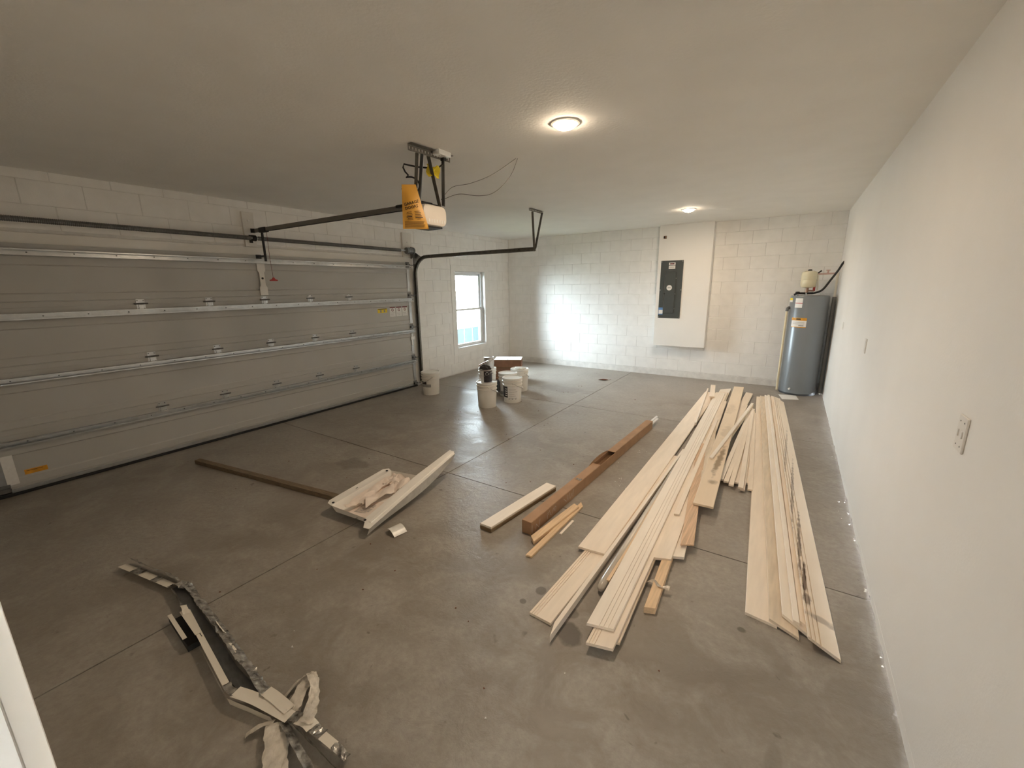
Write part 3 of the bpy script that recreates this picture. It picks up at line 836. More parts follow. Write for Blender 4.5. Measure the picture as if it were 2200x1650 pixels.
# two thin bell wires from the opener to the ceiling
wr = MB()
def smooth_path(pts, n=6):
    out = []
    P = [V(p) for p in pts]
    for i in range(len(P) - 1):
        p0, p1, p2, p3 = P[max(i - 1, 0)], P[i], P[i + 1], P[min(i + 2, len(P) - 1)]
        for k in range(n):
            t = k / n
            out.append(0.5 * ((2 * p1) + (-p0 + p2) * t + (2 * p0 - 5 * p1 + 4 * p2 - p3) * t * t + (-p0 + 3 * p1 - 3 * p2 + p3) * t ** 3))
    out.append(P[-1]); return out
wr.tube(smooth_path([(2.95, -5.40, 2.44), (2.99, -5.30, 2.548), (3.19, -5.30, 2.553), (3.38, -5.25, 2.603), (3.50, -5.08, H)]), .0022, 5)
wr.tube(smooth_path([(2.955, -5.40, 2.435), (3.06, -5.30, 2.486), (3.28, -5.30, 2.446), (3.42, -5.28, 2.46), (3.53, -5.22, 2.57), (3.51, -5.07, H)]), .0022, 5)
tag(wr.build('bell_wire', M['railgrey'], origin=(2.95, -5.4, 2.44)), 'pair of thin grey wires drooping from the opener to the ceiling', 'wire')
# yellow installer bag
bg = thing('installer_bag', 'yellow printed bag hanging in front of the garage door opener', 'bag', (2.99, -5.79, 2.16))
BLc, BRc, TLc, TRc = V((2.951, -5.85, 2.162)), V((3.085, -5.705, 2.164)), V((2.952, -5.835, 2.482)), V((3.02, -5.755, 2.487))
bx = (BRc - BLc).normalized(); bn = bx.cross(V((0, 0, 1))).normalized()
def bagfn(sd):
    def f(u, v):
        e = BLc.lerp(BRc, u).lerp(TLc.lerp(TRc, u), v ** 1.15 if v > 0 else 0)
        bul = .022 * math.sin(PI * u) * math.sin(PI * min(1, v * 1.05)) ** .7
        return e + bn * (bul * sd + .003 * math.sin(9 * v + 5 * u) * math.sin(PI * u) * math.sin(PI * v))
    return f
bb = MB(); bb.grid(bagfn(1), 10, 14); bb.grid(bagfn(-1), 10, 14)
bb.build('pouch', M['bag'], bg, smooth=True)
def on_bag(u, v): return bagfn(1)(u, v) + bn * .0035
def bagtext(s, u, v, size):
    p = on_bag(u, v); x = (on_bag(min(u + .35, .95), v + .03) - p); y = on_bag(u, v + .2) - p
    text_mesh(s, size, M['ink'], 'lettering', bg, p, x, y - x * (y.dot(x) / x.dot(x)))
bagtext('GARAGE', .10, .56, .030); bagtext('DOORS', .14, .475, .030)
pl = MB()
def bline(u0, u1, v, th, col=None):
    a, c_ = on_bag(u0, v) + bn * .001, on_bag(u1, v + .012) + bn * .001
    m_ = on_bag((u0 + u1) / 2, v + .006) + bn * .002
    pl.bar(a, m_, th, .0006, bn); pl.bar(m_, c_, th, .0006, bn)
for k, (u0, u1) in enumerate(((.2, .42), (.18, .44), (.2, .45), (.17, .42), (.22, .46), (.2, .45))): bline(u0, u1, .42 - k * .035, .003 if k != 3 else .006)
for k, (u0, u1) in enumerate(((.55, .8), (.56, .84), (.56, .82), (.55, .85), (.55, .88), (.62, .78))): bline(u0, u1, .44 - k * .035, .003 if k != 4 else .006)
for k in range(6): bline(.08, .9 - .03 * (k % 3), .20 - k * .028, .0022)
pl.build('print_lines', M['ink'], bg)

# ------------------------------------------------------------------ ceiling lights
def ceiling_light(x, y, label):
    t = thing('ceiling_light', label, 'light', (x, y, H))
    MB().lathe([(0.076, -.004), (0.080, -.010), (0.094, -.006), (0.097, 0.0), (0.076, 0.0)], (x, y, H), 32, cap=False).build('trim_ring', M['white'], t, smooth=True)
    ld = bpy.data.lights.new('ceiling_light_beam', 'AREA')
    ld.shape = 'DISK'; ld.size = 0.13; ld.energy = LAMP_DOWN; ld.color = LAMP_COL[:3]
    lo = bpy.data.objects.new('ceiling_light_beam', ld); C.objects.link(lo); lo.parent = t; lo.location = (0, 0, -.043)
    MB().lathe([(0.077, -.004), (0.070, -.016), (0.052, -.029), (0.027, -.037), (0.0, -.040)], (x, y, H), 28).build('lens', M['lens'], t, smooth=True)
ceiling_light(4.17, -5.53, 'glowing warm ceiling light nearer the middle of the room')
ceiling_light(4.155, -1.615, 'glowing warm ceiling light above the electrical panel')

# ------------------------------------------------------------------ right wall plates
def wall_plate(y, z0, z1, w, kind, label, cat):
    t = thing(kind, label, cat, (W, y, (z0 + z1) / 2))
    MB().box((W - .007, y - w / 2, z0), (W, y + w / 2, z1)).build('plate', M['white'], t, bevel=.003)
    zc = (z0 + z1) / 2
    return t, zc
t, zc = wall_plate(-6.24, 1.134, 1.261, .085, 'light_switch', 'white double light switch plate nearest the doorway on the right wall', 'switch')
for dy in (-.02, .02):
    MB().box((W - .011, -6.24 + dy - .005, zc - .012), (W - .006, -6.24 + dy + .005, zc + .012)).build('toggle', M['label'], t, bevel=.001)
for dz in (-.042, .042):
    for dy in (-.02, .02): MB().lathe([(.003, -.0085), (.003, -.0065)], (W, -6.24 + dy, zc + dz), 6, 'x').build('screw', M['labelgrey'], t)
t, zc = wall_plate(-3.755, 1.136, 1.258, .078, 'wall_outlet', 'white outlet plate halfway along the right wall', 'outlet')
for dz in (-.028, .028): MB().box((W - .009, -3.775, zc + dz - .014), (W - .006, -3.735, zc + dz + .014)).build('socket', M['label'], t, bevel=.002)
t, zc = wall_plate(-1.75, 1.15, 1.24, .07, 'wall_outlet', 'white outlet plate on the right wall close to the water heater', 'outlet')
for dz in (-.02, .02): MB().box((W - .009, -1.768, zc + dz - .012), (W - .006, -1.732, zc + dz + .012)).build('socket', M['label'], t, bevel=.002)

# ------------------------------------------------------------------ furred-out panel box and electrical panel
PB = -0.15
structure(MB().box((3.39, PB, 0.595), (4.287, 0.02, H)).build('wall_panel_bump', M['wall'], bevel=.003), 'drywall box furred out from the block wall around the electrical panel')
ep = thing('electrical_panel', 'dark grey electrical panel set in the furred-out wall box', 'panel', (3.64, PB, 1.107))
MB().box((3.449, PB - .008, 1.108), (3.836, PB, 2.131)).build('cover', M['panel'], ep, bevel=.003)
pd = MB().box((3.538, PB - .019, 1.20), (3.722, PB - .008, 1.935)).build('panel_door', M['panel'], ep, bevel=.004)
MB().box((3.532, PB - .0185, 1.20), (3.538, PB - .008, 1.935)).build('hinge_edge', M['galv'], pd)
MB().lathe([(0.012, -.004), (0.012, 0.0)], (3.545, PB - .019, 1.55), 10, 'y').build('latch', M['black'], pd)
for z in (1.28, 1.545, 1.82): MB().lathe([(0.006, -.012), (0.006, -.008)], (3.728, PB, z), 8, 'y').build('screw', M['galv'], ep)
for x in (3.463, 3.822):
    for z in (1.125, 1.615, 2.113): MB().lathe([(0.008, -.011), (0.009, -.008)], (x, PB, z), 8, 'y').build('screw', M['galv'], ep)
s1 = MB().box((3.588, PB - .0095, 2.05), (3.70, PB - .008, 2.095)).build('danger_sticker', M['label'], ep); s1['label'] = 'white sticker with a dark band'
MB().box((3.606, PB - .0105, 2.063), (3.682, PB - .0095, 2.083)).build('heading_band', M['darkred'], s1)
for x in (3.615, 3.668): MB().lathe([(0.008, -.0012), (0.008, 0)], (x, PB - .0105, 2.073), 10, 'y').build('dot', M['ink'], s1)
s2 = MB().box((3.588, PB - .0095, 1.985), (3.70, PB - .008, 2.042)).build('rating_sticker', M['label'], ep); s2['label'] = 'white sticker with grey print'
k = MB()
for j in range(3): k.box((3.602, PB - .0102, 1.999 + j * .011), (3.688 - .012 * (j % 2), PB - .0095, 2.003 + j * .011))
k.build('print_lines', M['labelgrey'], s2)
rs = MB().lathe([(0.047, -.0012), (0.047, 0)], (3.622, PB - .019, 1.655), 28, 'y').build('round_sticker', M['label'], pd); rs['label'] = 'round white sticker with dark ring'
MB().lathe([(0.04, -.0022), (0.04, -.0010), (0.031, -.0010), (0.031, -.0022)], (3.622, PB - .019, 1.655), 28, 'y', cap=False).build('ring_print', M['panel'], rs)
k = MB(); k.box((3.598, PB - .0212, 1.648), (3.646, PB - .020, 1.662)); k.build('print_lines', M['labelgrey'], rs)
s3 = MB().box((3.455, PB - .0095, 1.17), (3.533, PB - .008, 1.30)).build('blue_sticker', M['blue'], ep); s3['label'] = 'blue and white sticker at the lower left'
MB().box((3.459, PB - .0102, 1.185), (3.529, PB - .0095, 1.255)).build('white_field', M['label'], s3)
eo = thing('pipe_stub', 'brass pipe stub poking through the wall box above the electrical panel', 'pipe', (3.49, PB, 2.535))
MB().box((3.462, PB - .002, 2.51), (3.515, PB + .002, 2.56)).build('rough_hole', M['cardin'], eo)
MB().tube([(3.478, PB - .01, 2.535), (3.478, PB + .02, 2.535)], .016, 12).build('dark_cap', M['black'], eo)
MB().tube([(3.502, PB - .018, 2.538), (3.502, PB + .02, 2.538)], .012, 12).build('brass_nut', M['copper'], eo)

# ------------------------------------------------------------------ water heater corner
hx, hy, hr = 5.735, -0.31, 0.25
wh = thing('water_heater', 'tall grey cylindrical water heater in the far right corner', 'water heater', (hx, hy, 0))
MB().lathe([(hr - .012, 0.0), (hr - .004, 0.0), (hr - .004, .03)], (hx, hy, 0), 40).build('base_ring', M['heaterdark'], wh, smooth=True)
MB().lathe([(hr, .028), (hr, 1.50), (hr - .006, 1.516), (hr - .03, 1.52), (0.0, 1.522)], (hx, hy, 0), 48).build('jacket', M['heater'], wh, smooth=True)
def arc_plate(zc0, zc1, a0, a1, m, name, r=hr, par=wh, off=.0015):
    return MB().lathe([(r + .0002, zc0), (r + off, zc0), (r + off, zc1), (r + .0002, zc1)], (hx, hy, 0), 10, 'z', math.radians(a0), math.radians(a1), cap=False).build(name, m, par)
def ang(dx):   # angle on the jacket for an offset from the axis towards the camera side
    return math.degrees(-math.acos(max(-1, min(1, dx / hr)))) 
l = arc_plate(1.345, 1.485, ang(-.175), ang(-.085), M['label'], 'instruction_label'); l['label'] = 'white label split by a red line'
arc_plate(1.409, 1.417, ang(-.175), ang(-.085), M['red'], 'red_line', par=l, off=.002)
l = arc_plate(1.425, 1.487, ang(-.246), ang(-.212), M['yellow'], 'yellow_label'); l['label'] = 'small yellow label'
arc_plate(1.425, 1.452, ang(-.246), ang(-.212), M['label'], 'white_field', par=l, off=.002)
l = arc_plate(1.05, 1.195, ang(-.19), ang(-.005), M['label'], 'rating_label'); l['label'] = 'white rating label with orange bands'
arc_plate(1.155, 1.195, ang(-.19), ang(-.005), M['orange'], 'orange_band', par=l, off=.002)
arc_plate(1.05, 1.060, ang(-.19), ang(-.005), M['orange'], 'orange_band', par=l, off=.002)
arc_plate(1.166, 1.186, ang(-.135), ang(-.08), M['ink'], 'heading_print', par=l, off=.0026)
arc_plate(1.072, 1.086, ang(-.10), ang(-.035), M['labelgrey'], 'print_lines', par=l, off=.0026)
for k in range(3): arc_plate(1.10 + k * .014, 1.104 + k * .014, ang(-.17), ang(-.03), M['labelgrey'], 'print_lines', par=l, off=.0024)
for dx, m in ((-.165, 'hot_nipple'), (-.055, 'cold_nipple')):
    MB().tube([(hx + dx, hy, 1.515), (hx + dx, hy, 1.56)], .018, 12).build(m, M['galv'], wh)
dv = MB(); dv.tube([(hx - .10, hy - .225, .10), (hx - .11, hy - .275, .10)], .014, 10); dv.build('drain_valve', M['label'], wh)
hp = MB()
hp.tube([(hx - .2, hy - .05, 1.535), (hx - .165, hy, 1.555), (hx - .055, hy, 1.552), (hx + .03, hy, 1.556)], .016, 8)
hp.lathe([(.026, 1.545), (.030, 1.56), (.026, 1.578), (.0, 1.58)], (hx - .165, hy, 0), 12); hp.build('top_manifold', M['black'], wh, smooth=True)
ho = MB(); ho.tube(smooth_path([(hx - .02, hy, 1.556), (hx + .04, hy, 1.556), (hx + .14, hy - .02, 1.605), (hx + .225, hy - .04, 1.755), (hx + .29, hy - .06, 1.88), (W - .006, hy - .11, 1.985), (W + .02, hy - .12, 2.0)], 5), .0145, 9)
tag(ho.build('flexible_hose', M['black'], origin=(hx, hy, 1.556), smooth=True), 'black hose curving from the heater top into the right wall', 'hose')
et = thing('expansion_tank', 'small cream expansion tank standing above the water heater', 'tank', (5.69, hy, 1.6))
MB().lathe([(.03, 1.633), (.085, 1.642), (.099, 1.66), (.102, 1.70), (.102, 1.745), (.0995, 1.75), (.102, 1.755), (.102, 1.835), (.092, 1.868), (.05, 1.884), (.0, 1.886)], (5.69, hy, 0), 32).build('shell', M['cream'], et, smooth=True)
MB().lathe([(.028, 1.882), (.028, 1.895), (.02, 1.905), (0, 1.906)], (5.69, hy, 0), 14).build('cap', M['black'], et, smooth=True)
MB().tube([(5.685, hy, 1.565), (5.685, hy, 1.64)], .02, 12).build('neck', M['copper'], et)
MB().tube([(5.685, hy, 1.592), (5.775, hy, 1.59)], .013, 10).build('elbow', M['copper'], et)
rt = MB(); rt.box((5.755, hy - .012, 1.585), (5.785, hy + .012, 1.66)); rt.build('valve_handle', M['red'], et, bevel=.003)
wp = thing('water_pipe', 'faded pink and white water pipe running from the right wall down behind the water heater', 'pipe', (6.03, -.25, 0))
MB().tube([(5.79, -.26, 1.835), (6.03, -.26, 1.840)], .013, 10).build('branch', M['pinkpipe'], wp)
MB().tube([(5.80, -.26, 1.83), (5.815, -.26, 1.60)], .012, 10).build('drop', M['pvc'], wp)
MB().tube([(6.035, -.26, 1.845), (6.035, -.26, .0)], .016, 10).build('riser', M['pvc'], wp)
MB().tube([(6.035, -.30, 1.50), (6.035, -.30, .02)], .026, 10).build('insulated_riser', M['insul'], wp)
vv = MB(); vv.tube([(5.915, -.26, 1.84), (5.915, -.26, 1.89)], .012, 8); vv.box((5.89, -.27, 1.88), (5.94, -.25, 1.895)); vv.build('tee_valve', M['pinkpipe'], wp)
vh = MB(); vh.bar((5.795, -.28, 1.85), (5.835, -.28, 1.885), .012, .02); vh.build('valve_lever', M['black'], wp)
dp = thing('drain_pipe', 'cream relief drain pipe with dark elbow on the left side of the water heater', 'pipe', (5.475, -.42, 0))
MB().tube([(5.465, -.40, 1.30), (5.465, -.40, .03)], .0165, 10).build('downpipe', M['pvcy'], dp)
e = MB(); e.tube([(5.465, -.40, 1.285), (5.465, -.40, 1.325), (5.48, -.39, 1.335), (5.497, -.38, 1.335)], .022, 10); e.build('elbow', M['steel'], dp)
sw = MB().box((5.44, -.022, .13), (5.47, -.0, .24)).build('small_outlet_box', M['white'], bevel=.003, origin=(5.455, 0, .13)); tag(sw, 'small white box low on the block wall left of the water heater', 'outlet')
pp = MB(); pp.prism([(5.50, -.62), (5.73, -.575), (5.765, -.83), (5.555, -.915)], 0.001, 0.004)
tag(pp.build('paper_sheet', M['label'], origin=(5.63, -.73, 0.001)), 'white sheet lying on the floor in front of the water heater', 'paper')

# ------------------------------------------------------------------ buckets and cans
def bucket_body(c):
    b = MB()
    b.lathe([(.0, .006), (.125, .006), (.129, 0.0), (.131, .004), (.1425, .265), (.1505, .267), (.1505, .277), (.1432, .280), (.1445, .316), (.1535, .319), (.1535, .331), (.1455, .334), (.1465, .352), (.1465, .366), (.1435, .366), (.1425, .33), (.0, .325)], c, 36)
    return b
def bucket(x, y, rot, label, group, dark=None, lid=True, plain=False):
    t = thing('bucket', label, 'bucket', (x, y, 0), group)
    bucket_body((x, y, 0)).build('body', M['bucket'], t, smooth=True)
    if lid:
        MB().lathe([(.153, .350), (.154, .372), (.151, .377), (.146, .377), (.141, .366), (.10, .364), (.0, .365)], (x, y, 0), 36, cap=False).build('lid', M['lid'], t, smooth=True)
    # wire bail with ears
    h = MB(); ca, sa = math.cos(rot), math.sin(rot)
    pts = []
    for k in range(13):
        a = PI * k / 12
        lx, ly = .152 * math.cos(a), .158 * math.sin(a)
        pts.append(V((x + lx * ca - ly * sa, y + lx * sa + ly * ca, .305 - .10 * math.sin(a))))
    h.tube(pts, .0035, 6); h.build('bail', M['wire'], t)
    for s_ in (1, -1):
        e = MB(); cx, cy = x + s_ * .149 * ca, y + s_ * .149 * sa
        e.lathe([(.0, .0), (.014, .001), (.016, .012), (.0, .014)], (cx, cy, .298), 10); e.build('ear', M['bucket'], t)
    mid = pts[6]
    g_ = MB(); g_.tube([pts[5], mid, pts[7]], .009, 8); g_.build('grip', M['bucket'], t)
    if dark:
        a0, a1, z0, z1, kind = dark
        def ap(z0, z1, a0, a1, m, nm, par, off):
            def rr(z): return .131 + (.1425 - .131) * (z - .004) / .261
            return MB().lathe([(rr(z0) + .0003, z0), (rr(z0) + off, z0), (rr(z1) + off, z1), (rr(z1) + .0003, z1)], (x, y, 0), 12, 'z', math.radians(a0), math.radians(a1), cap=False).build(nm, m, par)
        if kind == 'wide':
            l = ap(.085, .255, a0, a1, M['blacklabel'], 'label', t, .0012); l['label'] = 'black printed panel'
            sp = a1 - a0
            for k in range(4): ap(.11 + k * .034, .122 + k * .034, a0 + sp * (.55 + .05 * (k % 2)), a0 + sp * .92, M['label'], 'print_lines', l, .0018)
            w = ap(.055, .25, a1, a1 + 78, M['label'], 'label', t, .0010); w['label'] = 'white printed panel'
            for k in range(5): ap(.075 + k * .033, .079 + k * .033, a1 + 8, a1 + 62 - 9 * (k % 3), M['labelgrey'], 'print_lines', w, .0015)
            for k in range(3): ap(.062, .068, a1 + 5 + k * 22, a1 + 13 + k * 22, M['ink'], 'print_lines', w, .0015)
        else:
            l = ap(z0, z1, a0, a1, M['blacklabel'], 'label', t, .0012); l['label'] = 'dark printed label'
            ap(z0 - .05, z0, a0 + 6, a1 + 30, M['labelgrey'], 'print_lines', t, .001)
    return t
GB = 'white five gallon buckets'
b1 = bucket(.668, -3.358, 2.6, 'white bucket standing alone by the garage door track', GB, (-140, -75, .185, .225, 'small'))
b2 = bucket(1.925, -3.485, -.70, 'white bucket carrying the black-labelled paint can', GB)
b3 = bucket(2.095, -3.064, -.9, 'white bucket with a black and white printed label', GB, (-135, -88, 0, 0, 'wide'))
b4 = bucket(1.835, -2.80, -.5, 'white bucket close behind the one with the black and white label', GB, (-150, -118, .09, .24, 'small'))
b5 = bucket(1.813, -2.414, -.35, 'white bucket farthest right, with a dried rag on its lid', GB)
b6 = bucket(1.302, -2.633, 2.9, 'white bucket carrying the plain metal can, in front of the cartons', GB)
def can(x, y, z, label, lab):
    t = thing('paint_can', label, 'can', (x, y, z), 'gallon paint cans')
    MB().lathe([(.080, .0), (.083, .002), (.083, .008), (.081, .010), (.081, .180), (.083, .183), (.083, .190), (.079, .192), (.072, .186), (.070, .182), (.060, .186), (.0, .186)], (x, y, z), 30).build('can_body', M['tin'], t, smooth=True)
    if lab:
        l = MB().lathe([(.0813, .014), (.0818, .014), (.0818, .176), (.0813, .176)], (x, y, z), 20, 'z', math.radians(-80), math.radians(40), cap=False).build('label', M['blacklabel'], t)
        l['label'] = 'black printed label'
        q = MB(); a = math.radians(-47)
        for k in range(13):
            pass
        q.tube([V((x + .0825 * math.cos(a + .24 * math.cos(s)), y + .0825 * math.sin(a + .24 * math.cos(s)), z + .14 + .02 * math.sin(s))) for s in [PI * 1.25 - k * PI * 1.5 / 10 for k in range(11)]], .0022, 5)
        q.build('ring_print', M['label'], l)
        l2 = MB().lathe([(.0813, .014), (.0816, .014), (.0816, .176), (.0813, .176)], (x, y, z), 14, 'z', math.radians(-150), math.radians(-82), cap=False).build('label', M['label'], t)
        l2['label'] = 'pale printed label'
    else:
        l = MB().lathe([(.0813, .014), (.0817, .014), (.0817, .176), (.0813, .176)], (x, y, z), 24, 'z', math.radians(-160), math.radians(20), cap=False).build('label', M['tin'], t)
    for s_ in (1, -1): MB().lathe([(.0, 0), (.010, .001), (.010, .006), (.0, .008)], (x + .083 * s_, y, z + .15), 8).build('ear', M['tin'], t)
    hb = MB(); hb.tube([V((x + .088 * math.cos(PI * k / 10), y - .088 * math.sin(PI * k / 10), z + .155 - .05 * math.sin(PI * k / 10))) for k in range(11)], .002, 5); hb.build('bail', M['wire'], t)
can(1.935, -3.50, .366, 'metal paint can with a black label standing on the front bucket', True)
can(1.315, -2.60, .366, 'plain grey metal can standing on the bucket by the cartons', False)
def lump(fn_r, c, m, name, label, cat, n=14, sq=.5, seed=1):
    rnd = random.Random(seed)
    b = MB(); bmesh.ops.create_icosphere(b.bm, subdivisions=3, radius=1.0)
    from mathutils import noise
    for v in b.bm.verts:
        p = v.co.copy(); k = 1 + .45 * noise.noise(p * 2.1 + V((seed * 3.1, 0, 0))) + .2 * noise.noise(p * 5 + V((0, seed, 0)))
        v.co = V((p.x * fn_r[0] * k, p.y * fn_r[1] * k, max(-.25, p.z) * fn_r[2] * k)) + V(c)
    zmin = min(v.co.z for v in b.bm.verts)
    for v in b.bm.verts: v.co.z += c[2] - zmin
    return tag(b.build(name, m, origin=c, smooth=True), label, cat)
lump((.085, .06, .05), (1.925, -3.515, .557), M['darkrag'], 'dark_rag', 'dark paint-stiff rag heaped on the black-labelled paint can', 'rag', seed=3)
pb = thing('paint_brush', 'paint brush with a white tip lying on the dark rag', 'brush', (1.90, -3.47, .60))
MB().bar((1.83, -3.53, .61), (1.915, -3.47, .66), .022, .016).build('handle', M['copper'], pb, bevel=.004)
MB().bar((1.915, -3.47, .66), (1.945, -3.45, .672), .034, .02).build('bristles', M['vinyl'], pb, bevel=.004)
lump((.10, .075, .025), (1.813, -2.40, .362), M['rag'], 'dried_rag', 'grey dried rag crusted on the farthest right bucket lid', 'rag', seed=8)
kb = thing('black_box', 'small black box on the floor between the buckets and the cartons', 'box', (1.545, -2.72, 0))
MB().box((1.50, -2.77, 0), (1.60, -2.67, .20)).build('carton', M['black'], kb, bevel=.006)
MB().box((1.51, -2.7705, .12), (1.57, -2.770, .17)).build('print_block', M['labelgrey'], kb)

# stacked flat cartons
R_c = Matrix.Rotation(math.radians(28), 3, 'Z')
for k, (dx, dy, w, d, h, lab) in enumerate(((0, 0, .44, .33, .125, 'brown carton at the bottom of the stack by the block wall'),
                                       (-.005, .01, .44, .33, .12, 'brown carton in the middle of the stack by the block wall'),
                                       (.03, .0, .50, .36, .155, 'brown carton with white top flaps, topmost of the stack behind the buckets'))):
    z0 = (0, .126, .247)[k]
    c = V((1.15 + dx, -1.80 + dy, z0))
    t = thing('carton', lab, 'carton', c, 'flat cartons stacked by the wall')
    MB().box((c.x - w / 2, c.y - d / 2, z0 + .001), (c.x + w / 2, c.y + d / 2, z0 + h), R_c, c).build('box_body', M['carddark'], t, bevel=.003)
    MB().box((c.x - w / 2 - .0008, c.y - d / 2 - .0008, z0 + .002), (c.x + w / 2 + .0008, c.y + d / 2 + .0008, z0 + .022), R_c, c).build('print_band', M['cardin'], t)
    if k == 2:
        MB().box((c.x - w / 2, c.y - d / 2, z0 + h + .0005), (c.x - .004, c.y + d / 2, z0 + h + .004), R_c, c).build('flap', M['label'], t)
        MB().box((c.x + .004, c.y - d / 2, z0 + h + .0005), (c.x + w / 2, c.y + d / 2, z0 + h + .004), R_c, c).build('flap', M['label'], t)
    else:
        MB().box((c.x - w / 2 - .0006, c.y - d / 2 - .0006, z0 + h * .45), (c.x + w / 2 + .0006, c.y + d / 2 + .0006, z0 + h * .55), R_c, c).build('tape_band', M['card'], t)

# ------------------------------------------------------------------ boards
FLAT = [(0, -.003), (.015, -.0006), (.03, 0), (.97, 0), (.985, -.0006), (1, -.003)]
def grooves(us, depth=.0045, hw=.012):
    p = [(0, -.004), (.015, 0)]
    for u in us: p += [(u - hw, 0), (u - hw * .5, -depth), (u + hw * .5, -depth), (u + hw, 0)]
    return p + [(.985, 0), (1, -.004)]
BASE_R = grooves((.47, .63, .80))
BASE_L = grooves((.12, .22, .33))
BASE_L2 = grooves((.10, .24, .40), .006, .02)
def board(label, NL, ang, L, w, zn, zf, t, m, mn=0.0, mf=0.0, prof=FLAT, name='board', cat='board', group=None):
    """zn, zf: (left, right) height of the top face at the near and far end"""
    a = math.radians(ang)
    d = V((math.sin(a), math.cos(a), 0)); p = V((math.cos(a), -math.sin(a), 0))
    nl = V((NL[0], NL[1], 0)); nr = nl + p * w + d * mn; flp = nl + d * L; frp = flp + p * w + d * mf
    def z(q, zz): return V((q.x, q.y, zz))
    A0, A1, B0, B1 = z(nl, zn[0]), z(nr, zn[1]), z(flp, zf[0]), z(frp, zf[1])
    b = MB().sweep(prof + [(1, -t), (0, -t)], lambda u: A0.lerp(A1, u), lambda u: B0.lerp(B1, u))
    c = (A0 + A1 + B0 + B1) / 4; c.z -= t
    o = b.build(name, m, origin=c)
    return tag(o, label, cat, group)
GR, GL, GS = 'long primed boards on the right of the pile', 'long primed boards on the left of the pile', 'thin strips fanned out in the pile'
P1, P2, PD = M['prime'], M['prime2'], M['primed']
# right bundle, overlapping like shingles
board('leftmost wide board of the right-hand bundle, lowest and flat on the floor', (5.504, -5.997), -3.2, 5.02, .144, (.017, .017), (.017, .017), .016, P1, mn=-.03, group=GR)
board('second wide board from the left in the right-hand bundle', (5.612, -6.005), -3.9, 5.04, .127, (.036, .018), (.036, .018), .016, PD, mn=-.052, group=GR)
board('pale board with a cut corner in the middle of the right-hand bundle', (5.667, -5.952), -3.9, 5.0, .128, (.050, .022), (.050, .022), .016, P2, mn=-.08, group=GR)
board('narrow strip lying along the middle of the right-hand bundle', (5.712, -5.985), -3.95, 5.02, .027, (.062, .060), (.062, .058), .018, P2, mn=-.012, name='trim_strip', cat='strip', group=GR)
board('board mostly hidden under the stained rightmost board of the right-hand bundle', (5.741, -5.962), -3.8, 5.0, .122, (.052, .018), (.052, .018), .016, P1, mn=-.05, group=GR)
board('rightmost board of the whole pile, with mouldy grooves along its left side', (5.772, -6.07), -3.7, 5.04, .128, (.064, .020), (.060, .020), .016, M['stain_edge'], mn=-.036, mf=-.14, prof=BASE_L2, group=GR)
# left bundle
board('grooved baseboard sticking out nearest on the left, under the wide plain board', (4.538, -6.613), 2.5, 2.6, .134, (.017, .017), (.017, .017), .016, P1, mn=-.001, prof=BASE_L, group=GL)
board('wide plain board on the left edge of the pile', (4.523, -5.964), -.2, 4.90, .179, (.034, .034), (.020, .020), .016, P1, mn=.018, group=GL)
board('strip standing on edge with a long pointed tip, right of the wide plain board', (4.700, -6.63), .95, 2.75, .022, (.050, .046), (.052, .052), .040, P2, mn=-.09, name='edge_strip', cat='strip', group=GL)
board('pale strip on edge over the far part of the wide plain board', (4.690, -2.95), -4.8, 1.92, .020, (.064, .064), (.074, .074), .034, P2, name='edge_strip', cat='strip', group=GL)
board('short pale offcut lying across the far end of the wide plain board', (4.652, -1.64), -7.2, .80, .07, (.097, .097), (.096, .096), .018, P1, name='offcut', cat='offcut')
board('grooved baseboard lying on top along the middle of the left bundle', (4.847, -6.569), -1.75, 5.35, .130, (.068, .068), (.068, .068), .016, P2, mn=.03, prof=BASE_R, group=GL)
board('baseboard directly beneath the top grooved one, its near end showing below it', (4.884, -6.663), -1.75, 5.60, .125, (.050, .050), (.050, .050), .016, P1, mn=.03, prof=BASE_L, group=GL)
board('dusty board whose edge shows along the right of the grooved baseboards', (4.925, -6.575), -2.06, 5.5, .092, (.032, .032), (.032, .032), .015, PD, mn=.01, group=GL)
board('board with a white far end under the grooved baseboards', (4.80, -4.80), -1.5, 3.95, .150, (.033, .033), (.033, .033), .016, P2, mf=.16, group=GL)
board('plain board with its cut end beside the grooved baseboards', (4.978, -5.838), -2.6, 4.2, .102, (.050, .050), (.048, .048), .017, P1, mn=.035, group=GL)
board('narrow short strip on top of the plain board', (4.972, -5.265), -2.1, 2.6, .036, (.066, .066), (.064, .064), .014, P1, mn=.012, name='trim_strip', cat='strip', group=GL)
board('thick board end showing between the plain board and the pine board', (5.052, -5.755), -5.2, 3.4, .090, (.038, .038), (.034, .034), .018, P2, mn=.03, group=GL)
board('raw orange-brown pine board on top in the middle of the pile', (5.094, -5.628), -7.0, 2.0, .081, (.064, .064), (.062, .062), .010, M['pine'], mn=.03, name='pine_board', group=GL)
board('tan board between the pine board and the stained wide board', (5.082, -4.95), -7.2, 2.3, .100, (.068, .068), (.048, .048), .012, PD, mn=.02, group=GL)
board('wide tan board with dark stains near its end, right of the pine board', (5.064, -5.066), -2.4, 4.33, .142, (.090, .088), (.084, .084), .017, M['stain_wide'], mn=.006, mf=.01, group=GL)
board('board whose far end shows to the right of the stained wide board', (5.02, -2.9), 1.4, 2.05, .10, (.036, .036), (.036, .036), .016, P1, mf=-.05, group=GL)
board('two by four stud with a plastic strap sticking out under the plain board', (5.049, -6.274), -3.1, 1.9, .056, (.038, .038), (.038, .038), .037, M['pine2'], mn=.02, name='stud', group=GL)
